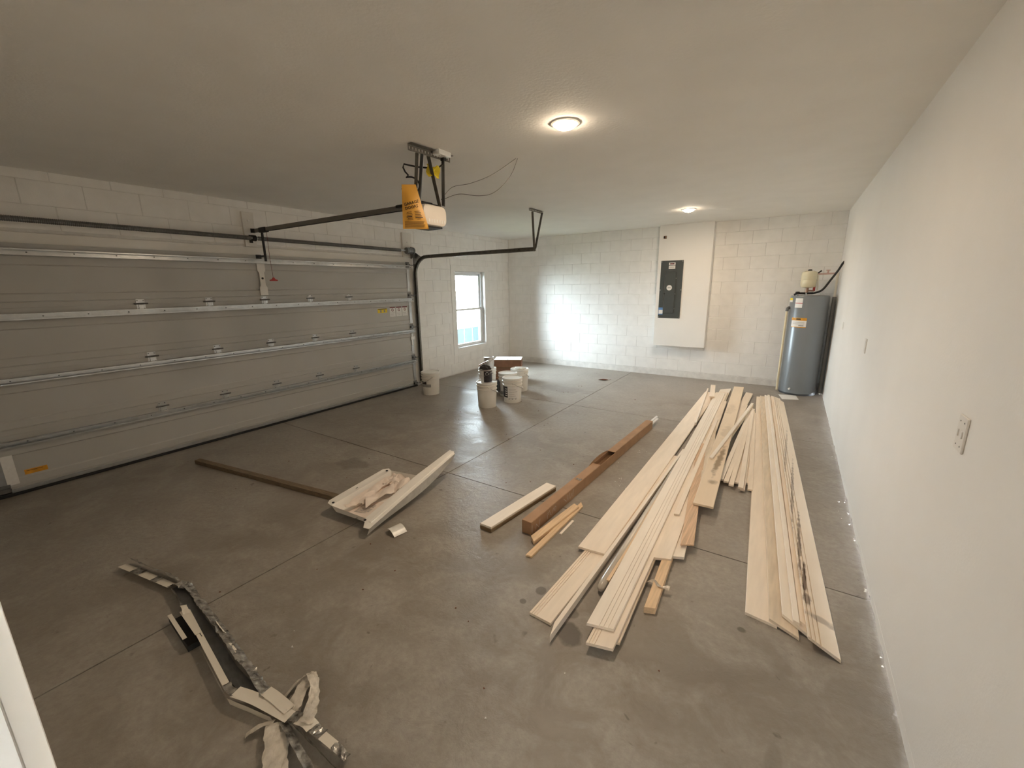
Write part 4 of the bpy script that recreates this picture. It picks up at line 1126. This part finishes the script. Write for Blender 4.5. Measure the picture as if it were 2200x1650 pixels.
board('thin strip lying diagonally across the stained wide board', (5.030, -4.104), 4.3, 2.33, .030, (.106, .104), (.104, .104), .013, P2, name='trim_strip', cat='strip', group=GS)
# fan of thin strips
fan = [(5.158, -4.433, .9, 2.60, .052, 'leftmost'), (5.202, -4.452, .5, 2.55, .050, 'second'), (5.246, -4.496, -.5, 2.55, .048, 'third'),
       (5.282, -4.385, -1.6, 2.40, .030, 'fourth'), (5.320, -4.528, -2.2, 2.60, .056, 'fifth, uppermost'), (5.334, -4.510, -2.3, 2.55, .034, 'sixth, tucked low'),
       (5.352, -4.320, -2.6, 2.35, .018, 'seventh, short and low'), (5.388, -4.466, -3.3, 2.45, .030, 'last, beside the right-hand bundle')]
for k, (x, y, a, L, zt, s_) in enumerate(fan):
    board('%s of the eight thin strips fanned between the two bundles' % s_ if ',' not in s_ else '%s strip from the left in the fan between the bundles' % s_ if 'last' not in s_ else 'last thin strip of the fan, beside the right-hand bundle',
          (x, y), a, L, .038, (zt, zt), (zt + .006 * (k % 3), zt + .006 * (k % 3)), .015, P1 if k % 3 else P2, name='trim_strip', cat='strip', group=GS)
board('thin strip reaching farther back, left of the diagonal one', (5.085, -3.3), 1.3, 1.58, .042, (.034, .034), (.052, .052), .015, P1, name='trim_strip', cat='strip', group=GS)
board('thin strip whose far end touches the tip of the diagonal one', (5.085, -3.3), 4.0, 1.55, .042, (.050, .050), (.068, .068), .015, PD, name='trim_strip', cat='strip', group=GS)
# plastic-wrapped bundle between edge strip and baseboards
wbx = thing('wrapped_bundle', 'bundle of mouldings in clear plastic wrap between the left boards', 'bundle', (4.80, -6.25, 0))
b = MB(); path = [V((4.800, -6.268, .028)), V((4.799, -6.255, .030)), V((4.797, -6.20, .031)), V((4.795, -5.7, .032)), V((4.788, -5.1, .030)), V((4.78, -4.2, .028))]
b.tube(path, [.010, .022, .028, .028, .026, .024], 12); b.build('plastic_wrap', M['wrap'], wbx, smooth=True)
b = MB(); b.bar((4.818, -6.20, .050), (4.80, -4.6, .048), .02, .012); b.build('moulding', M['pine2'], wbx)
st = MB(); st.grid(lambda u, v: V((4.99 + .14 * u, -6.06 + .03 * v + .01 * math.sin(7 * u) - .02 * u, .040 - .030 * (1 - min(1, u * 2)) ** 2 + .006 * math.sin(11 * u + 4 * v))), 10, 3).thick(.001)
tag(st.build('plastic_strap', M['wrap'], origin=(5.05, -6.06, .04), smooth=True), 'torn clear plastic strap across the two by four stud', 'strap')

# ------------------------------------------------------------------ long cardboard carton with mouldings and short lumber beside it
cbx = thing('long_carton', 'long narrow brown cardboard carton, torn open half way, left of the boards', 'carton', (4.13, -5.99, 0))
cd_ = V((.0359, .99935, 0)); cp = V((.99935, -.0359, 0)); cn0 = V((4.092, -5.977, 0)); CWd, CL_, CH = .080, 2.72, .100
def cpt(s, u, z): return cn0 + cd_ * s + cp * u + V((0, 0, z))
def cbox(s0, s1, u0, u1, z0, z1, m, name, dz=0, bev=.003):
    b = MB(); b.hexa([cpt(s0, u0, z0), cpt(s0, u1, z0), cpt(s1, u1, z0), cpt(s1, u0, z0), cpt(s0, u0, z1), cpt(s0, u1, z1), cpt(s1, u1, z1 + dz), cpt(s1, u0, z1 + dz)])
    return b.build(name, m, cbx, bevel=bev)
cbox(0, CL_, 0, CWd, 0.0, .004, M['card'], 'bottom'); cbox(0, CL_, 0, .004, .004, CH - .004, M['card'], 'side'); 
cbox(0, CL_, CWd - .004, CWd, .004, CH - .004, M['card'], 'side'); cbox(0, .004, .004, CWd - .004, .004, CH - .004, M['card'], 'end')
cbox(0, 1.18, 0, CWd, CH - .004, CH, M['card'], 'top_flap'); cbox(1.53, CL_, 0, CWd, CH - .002, CH + .003, M['card'], 'top_flap', dz=-.002)
cbox(1.16, 1.55, .004, CWd - .004, .05, .055, M['cardin'], 'inner_lining')
b = MB(); b.grid(lambda u, v: cpt(1.10 + .45 * u, -.001 - .004 * v * math.sin(PI * u), CH - .012 + .012 * v + .022 * v * math.sin(PI * u) ** .8), 10, 2).thick(.003); b.build('torn_flap', M['card'], cbx)
b = MB(); b.grid(lambda u, v: cpt(.78 + .035 * u, .025 + .05 * v, CH + .0015 + .003 * math.sin(9 * u + 5 * v)), 4, 4).thick(.0006); b.build('tape_scrap', M['foil'], cbx)['label'] = 'shiny scrap of packing tape'
marks = [[(.012, .074), (.009, .012)], [(.060, .018), (.066, .058), (.106, .012)], [(.106, .018), (.110, .060), (.118, .075)],
         [(.224, .062), (.236, .070)], [(.246, .064), (.254, .078)], [(.222, .022), (.224, .052), (.236, .056)], [(.262, .060), (.266, .036), (.282, .030)],
         [(.298, .028), (.306, .068)], [(.314, .070), (.322, .040), (.334, .072), (.350, .066), (.344, .03)],
         [(.473, .070), (.520, .028)], [(.529, .030), (.542, .076)], [(.556, .024), (.571, .082)], [(.585, .026), (.612, .060)], [(.625, .03), (.640, .085)]]
b = MB()
for s_ in marks:
    pts = [cpt(s, CWd + .0006, z) for s, z in s_]
    for i in range(len(pts) - 1): b.bar(pts[i], pts[i + 1], .0028, .0008, cp)
b.build('chalk_writing', M['chalk'], cbx)['label'] = 'white handwritten marks'
for u, z0, l, lab in ((.012, .040, .36, 'white moulding sticking out of the far end of the long carton, left one'), (.042, .034, .29, 'white moulding sticking out of the far end of the long carton, right one')):
    bm_ = MB(); bm_.hexa([cpt(1.9, u, z0), cpt(1.9, u + .026, z0), cpt(CL_ + l, u + .026, z0), cpt(CL_ + l, u, z0), cpt(1.9, u, z0 + .022), cpt(1.9, u + .026, z0 + .018), cpt(CL_ + l, u + .026, z0 + .018), cpt(CL_ + l, u, z0 + .022)])
    tag(bm_.build('moulding', M['vinyl'], bevel=.003, origin=cpt(CL_, u, z0)), lab, 'moulding', 'mouldings in the long carton')
for k in range(3):
    z1 = .0155 * (k + 1)
    board(('lowest', 'middle', 'topmost, white')[k] + ' of the three short boards stacked left of the long carton', (3.812 + .003 * (k % 2), -6.104 - .004 * (k == 1)), 6.9, .825, .100, (z1, z1), (z1, z1), .015,
          (M['shadeboard'], M['shadeboard'], M['prime2'])[k], mn=.012, name='short_board', group='short stacked boards')
board('pine offcut with angled faces, touching the long carton', (4.203, -6.035), 6.4, .56, .046, (.042, .030), (.042, .030), .028, M['pine2'], mn=-.03, name='pine_offcut', cat='offcut', group='pine offcuts beside the carton')
kn = bpy.data.objects[-1] if False else None
board('long thin pine strip nearest the boards, right of the long carton', (4.262, -6.203), 1.5, .82, .042, (.016, .016), (.016, .016), .015, M['pine2'], mn=.01, mf=-.055, name='pine_strip', cat='offcut', group='pine offcuts beside the carton')
board('small white sliver of trim on the floor beside the pine strip', (4.332, -5.860), .2, .205, .018, (.009, .009), (.009, .009), .008, M['prime2'], name='trim_sliver', cat='offcut')
board('weathered dark stud running from the garage door side to under the white tray', (.62, -6.668), 81.2, 1.95, .056, (.040, .040), (.040, .040), .039, M['oldwood'], name='weathered_stud')

# ------------------------------------------------------------------ white tray with papers
ty = thing('white_tray', 'white plastic tray with wide side flanges tilted on the floor, full of papers', 'tray', (2.9, -6.3, 0))
FLo, FLi = V((2.660, -6.575, .100)), V((2.742, -6.582, .096))
BLo, BLi = V((2.650, -5.965, .150)), V((2.735, -5.985, .150))
FRi, BRi = V((3.100, -6.545, .080)), V((3.060, -5.985, .185))
FRo, ARo = V((3.228, -6.615, .072)), V((3.135, -5.585, .252))
ARi = V((3.032, -5.535, .250))
dn = V((0, 0, -.058))
def quad_sheet(a, b_, c, d, t, m, name, bev=.0, nu=1, nv=1):
    q = MB(); q.grid(lambda u, v: a.lerp(b_, u).lerp(d.lerp(c, u), v), nu, nv).thick(t); return q.build(name, m, ty)
ins = .02
fB = [FLi + dn + V((ins, ins, 0)), FRi + dn * .85 + V((-ins, ins, 0)), BRi + dn + V((-ins, -ins, 0)), BLi + dn + V((ins, -ins, 0))]
for q in fB: q.z = max(q.z, .008)
quad_sheet(fB[0], fB[1], fB[2], fB[3], .003, M['tray'], 'base')
quad_sheet(FLi, FRi, fB[1], fB[0], .003, M['tray'], 'end_panel'); quad_sheet(BLi, BRi, fB[2], fB[3], .003, M['tray'], 'end_panel')
quad_sheet(FLi, BLi, fB[3], fB[0], .003, M['tray'], 'side_panel'); quad_sheet(FRi, BRi, fB[2], fB[1], .003, M['tray'], 'side_panel')
def flange(pts, m, name, t=.004):
    b = MB(); nrm = (pts[1] - pts[0]).cross(pts[-1] - pts[0]).normalized() * t
    b.extrude(pts, nrm); return b.build(name, m, ty, bevel=.0012)
flange([FLi, FLo + V((.03, -.004, 0)), FLo + V((0, .03, 0)), BLo + V((0, -.04, 0)), BLo + V((.035, 0, 0)), BLi], M['tray'], 'side_flange')
e1, e2 = FRi.lerp(FRo, .12), ARi.lerp(ARo, .12)
flange([FRi, FRo + V((-.05, -.01, 0)), FRo, ARo, ARi, BRi.lerp(ARi, .0) + V((0, 0, .003))], M['tray'], 'long_flange')
# folded lip and outer skirt of the long flange
b = MB(); up = V((0, 0, 1))
b.bar(FRi.lerp(FRo, .62) + V((0, .02, .008)), ARi.lerp(ARo, .62) + V((0, 0, .008)), .030, .014, up); b.build('folded_lip', M['tray'], ty, bevel=.003)
sk = MB(); sk.grid(lambda u, v: FRo.lerp(ARo, u) + V((-.03 * v, .0, -.001 - v * (.055 + .085 * math.sin(PI * min(1, u * 1.02)) * u))) , 12, 2).thick(.002)
sk.build('outer_skirt', M['clear'], ty, smooth=True)
for p in (FLi + V((-.02, .03, .006)), BLi + V((-.02, -.03, .006)), FRi + V((.02, -.02, .006))):
    MB().lathe([(.0, .0015), (.010, .001), (.010, -.003)], p, 12).build('rivet_hole', M['black'], ty)
for p in (FLi.lerp(FRi, .72) + V((0, -.004, -.03)), FLi.lerp(BLi, .42) + V((-.03, 0, .004))):
    MB().bar(p, p + V((.018, .0, .012)), .008, .003).build('mounting_slot', M['black'], ty)
def T(u, v, h):
    p = fB[0].lerp(fB[1], u).lerp(fB[3].lerp(fB[2], u), v); p.z += h; return p
from mathutils import noise as mnoise
def paper(u0, v0, wu, wv, rot, h, amp, seed, label, lines=False):
    ca, sa = math.cos(rot), math.sin(rot)
    def fn(a, b):
        x, y = (a - .5) * wu, (b - .5) * wv
        u, v = u0 + x * ca - y * sa, v0 + x * sa + y * ca
        n_ = mnoise.noise(V((a * 2.2 + seed, b * 2.2, seed * 1.7))) + .5 * abs(mnoise.noise(V((a * 5 + seed, b * 5, 2.2))))
        return T(min(.97, max(.03, u)), min(.97, max(.03, v)), h + amp * (n_ + .6))
    t = thing('paper_sheet', label, 'paper', T(u0, v0, h), 'papers in the white tray')
    b = MB(); b.grid(fn, 14, 14).thick(.0012); b.build('sheet', M['paper'], t, smooth=True)
    if lines:
        q = MB()
        for k in range(8):
            bb_ = .25 + k * .07
            for i in range(5):
                a0, a1 = .2 + i * .12, .2 + (i + 1) * .12 - (.02 if k % 3 else 0)
                if k % 4 == 0 and i > 3: continue
                q.bar(fn(a0, bb_) + V((0, 0, .0035)), fn(a1, bb_) + V((0, 0, .0035)), .004, .0008)
        q.build('print_lines', M['labelgrey'], t)
paper(.62, .20, .62, .36, .15, .004, .006, 1, 'flat printed sheet at the front of the white tray', True)
paper(.27, .58, .40, .78, .10, .012, .040, 2, 'crumpled narrow sheet along the left side of the white tray')
paper(.52, .54, .62, .50, -.5, .014, .040, 3, 'big crumpled sheet in the middle of the white tray')
paper(.78, .74, .42, .38, .4, .010, .034, 4, 'crumpled sheet under the long flange of the white tray')
paper(.36, .24, .18, .50, -.35, .022, .030, 5, 'folded leaflet standing at the front left of the white tray')
paper(.45, .86, .5, .22, .1, .012, .045, 6, 'rolled sheet at the back of the white tray')
sc = MB(); sc.bar(T(.52, .82, .028), T(.68, .90, .030), .014, .008); tag(sc.build('wood_chip', M['pine2'], origin=T(.6, .86, .03)), 'orange wood chip among the papers in the tray', 'offcut')
ps = MB()
ps.grid(lambda u, v: V((3.262 + .11 * u + .02 * v, -6.50 + .10 * v - .02 * u, .006 + .034 * math.sin(PI * (.15 + .85 * u)) ** 1.0)), 8, 4).thick(.002)
tag(ps.build('plastic_scrap', M['clear'], origin=(3.3, -6.45, 0), smooth=True), 'curled scrap of cloudy plastic on the floor in front of the tray', 'scrap')

# ------------------------------------------------------------------ bent metal trim with peeling film, lower left
def ribbon(path, w, tilt, m, name, par, crumple=0.0, seed=0, t=.0016, n=6, nw=3):
    P = smooth_path(path, n); q = MB(); N_ = len(P)
    def fn(i, j):
        p = P[i]; d = (P[min(i + 1, N_ - 1)] - P[max(i - 1, 0)]).normalized()
        s = d.cross(V((0, 0, 1))).normalized(); a = math.radians(tilt if not isinstance(tilt, (list, tuple)) else tilt[0] + (tilt[1] - tilt[0]) * i / (N_ - 1))
        sv = s * math.cos(a) + V((0, 0, 1)) * math.sin(a)
        r = p + sv * (w * (j / nw - .5))
        if crumple:
            k = V((r.x * 38 + seed, r.y * 38, r.z * 60))
            r += V((0, mnoise.noise(k) * crumple, mnoise.noise(k + V((9, 3, 1))) * crumple))
        r.z = max(r.z, .002 + .0008 * j); return r
    vs = [[q.bm.verts.new(fn(i, j)) for j in range(nw + 1)] for i in range(N_)]
    for i in range(N_ - 1):
        for j in range(nw): q.bm.faces.new((vs[i][j], vs[i + 1][j], vs[i + 1][j + 1], vs[i][j + 1]))
    q.thick(t)
    return q.build(name, m, par)
bt = thing('bent_metal_trim', 'long bent white metal trim channel with peeling foil film, lying at the lower left', 'metal trim', (2.2, -7.65, 0))
A, Fm = M['enamel'], M['foil']
ribbon([(2.175, -7.680, .034), (2.42, -7.630, .032), (2.665, -7.582, .030)], .046, 8, A, 'white_face', bt, n=4)
ribbon([(2.15, -7.628, .045), (2.30, -7.602, .040), (2.50, -7.560, .036), (2.69, -7.535, .03)], .062, 50, Fm, 'film_edge', bt, .010, 1)
ribbon([(2.30, -7.655, .0365), (2.38, -7.632, .037)], .050, 8, Fm, 'film_patch', bt, .003, 7, n=4)
ribbon([(2.50, -7.618, .0345), (2.55, -7.598, .035)], .052, 8, Fm, 'film_patch', bt, .003, 9, n=4)
ribbon([(2.66, -7.578, .034), (2.70, -7.556, .045), (2.76, -7.535, .030)], .06, 20, Fm, 'crease', bt, .016, 2)
ribbon([(2.69, -7.560, .022), (2.98, -7.596, .020), (3.20, -7.612, .014), (3.55, -7.650, .012), (3.82, -7.655, .012)], .052, 0, M['steel'], 'inner_web', bt, .002, 3)
ribbon([(2.69, -7.588, .030), (2.85, -7.606, .030), (3.00, -7.624, .03)], .035, 60, Fm, 'film_edge', bt, .003, 4)
ribbon([(2.74, -7.528, .026), (3.00, -7.550, .030), (3.28, -7.574, .032), (3.52, -7.598, .032), (3.70, -7.610, .030), (3.86, -7.630, .03)], .056, 36, Fm, 'film_edge', bt, .009, 5, n=12)
ribbon([(3.20, -7.566, .038), (3.28, -7.573, .039), (3.33, -7.575, .038)], .016, 60, A, 'white_patch', bt, .003, 12)
ribbon([(3.42, -7.590, .036), (3.50, -7.600, .034), (3.58, -7.614, .030)], .018, 40, A, 'white_patch', bt, .004, 13)
ribbon([(2.99, -7.618, .040), (3.25, -7.654, .044), (3.46, -7.682, .047), (3.655, -7.708, .048)], .026, 6, A, 'white_face', bt, n=5)
ribbon([(2.99, -7.632, .022), (3.25, -7.668, .022), (3.46, -7.696, .024), (3.69, -7.726, .024)], .042, 85, Fm, 'side_flange', bt, .002, 6, n=5)
ribbon([(3.655, -7.706, .047), (3.69, -7.710, .046), (3.735, -7.705, .045)], .034, 6, Fm, 'film_patch', bt, .005, 8)
ribbon([(3.725, -7.702, .045), (3.84, -7.668, .044), (4.03, -7.632, .042)], .052, 4, A, 'white_face', bt, n=5)
ribbon([(3.725, -7.732, .024), (3.86, -7.697, .022), (3.96, -7.672, .022)], .040, 80, A, 'side_flange', bt, .001, 6, n=5)
ribbon([(3.835, -7.628, .046), (3.90, -7.622, .047), (4.00, -7.618, .045)], .046, 2, A, 'white_face', bt, n=4)
ribbon([(4.03, -7.628, .043), (4.07, -7.612, .048)], .045, 10, Fm, 'film_patch', bt, .006, 10)
ribbon([(4.065, -7.618, .045), (4.11, -7.606, .045), (4.145, -7.606, .042)], .052, 8, A, 'white_face', bt, n=4)
ribbon([(4.145, -7.604, .042), (4.20, -7.600, .038)], .046, 14, Fm, 'film_patch', bt, .007, 11)
ribbon([(4.20, -7.602, .038), (4.27, -7.596, .032)], .036, 8, A, 'white_face', bt, n=4)
ribbon([(4.265, -7.596, .032), (4.34, -7.592, .022)], .034, 14, Fm, 'film_patch', bt, .008, 14)
ribbon([(4.02, -7.655, .036), (4.12, -7.672, .034), (4.25, -7.690, .028), (4.40, -7.712, .02)], .034, 25, Fm, 'film_edge', bt, .005, 15)
ribbon([(4.05, -7.636, .02), (4.20, -7.634, .018), (4.36, -7.636, .012)], .03, 80, Fm, 'side_flange', bt, .003, 16)
# short channel offcut
ch = thing('channel_offcut', 'short open white metal channel offcut leaning on the bent trim', 'metal trim', (3.1, -7.66, 0))
ca_, cb_ = V((2.950, -7.658, .0)), V((3.262, -7.682, .0)); dd = (cb_ - ca_).normalized(); ss = dd.cross(V((0, 0, 1))).normalized()
def cbar(o0, o1, z0, z1, m, name, a=0.0, b=1.0):
    q = MB(); p0, p1 = ca_.lerp(cb_, a), ca_.lerp(cb_, b)
    q.hexa([p0 + ss * o0 + V((0, 0, z0)), p0 + ss * o1 + V((0, 0, z0)), p1 + ss * o1 + V((0, 0, z0)), p1 + ss * o0 + V((0, 0, z0)), p0 + ss * o0 + V((0, 0, z1)), p0 + ss * o1 + V((0, 0, z1)), p1 + ss * o1 + V((0, 0, z1)), p1 + ss * o0 + V((0, 0, z1))])
    return q.build(name, m, ch)
cbar(-.032, .032, 0.001, .003, M['black'], 'web'); cbar(.030, .032, .003, .040, M['black'], 'side_panel'); cbar(-.032, -.030, .003, .046, M['black'], 'side_panel')
cbar(.016, .034, .040, .042, A, 'lip', 0, .82); cbar(-.040, -.012, .046, .048, A, 'lip', .1, .9); cbar(-.030, .030, .003, .03, M['black'], 'end_cap', .985, 1.0)
ribbon([(2.94, -7.618, .05), (2.985, -7.625, .055), (3.03, -7.632, .05)], .03, 20, A, 'torn_tab', ch, .006, 3)
# plastic sheet strips crumpled around the near end
rg_ = thing('crumpled_sheet', 'crumpled strips of dirty plastic sheet looped around the near end of the bent trim', 'plastic sheet', (4.0, -7.62, 0))
Rg = M['rag']
ribbon([(3.905, -7.618, .008), (3.897, -7.565, .020), (3.893, -7.515, .034), (3.902, -7.468, .032)], .034, 35, Rg, 'strip', rg_, .006, 21, n=8, nw=5)
ribbon([(3.905, -7.470, .035), (3.96, -7.487, .050), (4.03, -7.528, .045), (4.09, -7.588, .045), (4.12, -7.615, .05)], .048, 25, Rg, 'strip', rg_, .010, 22, n=8, nw=6)
ribbon([(3.915, -7.480, .032), (3.945, -7.535, .034), (3.985, -7.585, .038), (4.01, -7.615, .04)], .050, 12, Rg, 'strip', rg_, .010, 23, n=8, nw=6)
ribbon([(3.895, -7.462, .02), (3.885, -7.450, .012)], .014, 0, Rg, 'tip', rg_, .004, 24, nw=3)
ribbon([(4.00, -7.670, .034), (4.07, -7.710, .030), (4.16, -7.765, .024), (4.30, -7.835, .012)], .085, 10, Rg, 'strip', rg_, .012, 25, n=8, nw=8)
ribbon([(3.99, -7.675, .036), (3.955, -7.705, .030), (3.925, -7.755, .012)], .030, -15, Rg, 'strip', rg_, .006, 26, n=6, nw=4)
# ------------------------------------------------------------------ small litter on the floor
lf = thing('dry_leaf', 'curled brown dry leaf on the floor near the back wall', 'leaf', (2.76, -1.0, 0))
q = MB(); q.grid(lambda u, v: V((2.66 + .20 * u, -1.03 + .07 * (v - .5) * math.sin(PI * u) + .03 * u, .004 + .04 * abs(v - .5) * math.sin(PI * u) + .03 * (u > .6) * (u - .6))), 10, 4).thick(.001); q.build('blade', M['rust'], lf)
MB().tube([(2.86, -1.0, .012), (2.90, -.99, .03)], .002, 5).build('stem', M['rust'], lf)

def crumbs(name, label, spots, m, size, seed, spread):
    rnd = random.Random(seed); b = MB()
    for (x, y, n_) in spots:
        for k in range(n_):
            px_, py_ = x + rnd.gauss(0, spread), min(W - .01, y + rnd.gauss(0, spread))
            px_ = min(px_, W - .012)
            r_ = size * rnd.uniform(.5, 1.3); a = rnd.uniform(0, PI)
            pts = [(px_ + r_ * math.cos(a + q * 1.9) * rnd.uniform(.6, 1.2), py_ + r_ * math.sin(a + q * 1.9) * rnd.uniform(.6, 1.2)) for q in range(3)]
            if (pts[1][0] - pts[0][0]) * (pts[2][1] - pts[0][1]) - (pts[2][0] - pts[0][0]) * (pts[1][1] - pts[0][1]) < 0: pts.reverse()
            b.prism(pts, 0.0, r_ * rnd.uniform(.4, .9))
    return tag(b.build(name, m, origin=(spots[0][0], spots[0][1], 0)), label, 'debris', None, 'stuff')
crumbs('plaster_crumbs', 'white plaster crumbs scattered on the floor between the long carton and the boards', [(4.39, -4.80, 7), (4.45, -4.93, 5), (4.35, -4.05, 5), (4.25, -4.5, 4), (4.84, -6.81, 1), (4.73, -7.19, 1), (2.6, -3.9, 2), (3.6, -7.4, 2), (4.0, -7.85, 2)], M['label'], .006, 4, .035)
crumbs('drywall_crumbs', 'white drywall crumbs along the foot of the right wall', [(6.05, -4.24, 3), (6.05, -4.45, 3), (6.05, -4.62, 3), (6.05, -4.87, 2), (6.05, -3.2, 2), (6.05, -5.4, 3), (6.05, -6.0, 2)], M['wall'], .006, 5, .03)
crumbs('dirt_specks', 'dark dirt specks scattered over the middle of the floor', [(2.9, -3.2, 5), (2.2, -4.0, 7), (3.1, -2.3, 5), (3.3, -4.6, 5), (2.4, -2.3, 4), (1.5, -3.6, 5), (3.6, -5.2, 5), (4.9, -7.0, 6), (3.0, -6.9, 5), (1.7, -6.2, 4), (3.9, -6.6, 4)], M['rust'], .006, 6, .35)
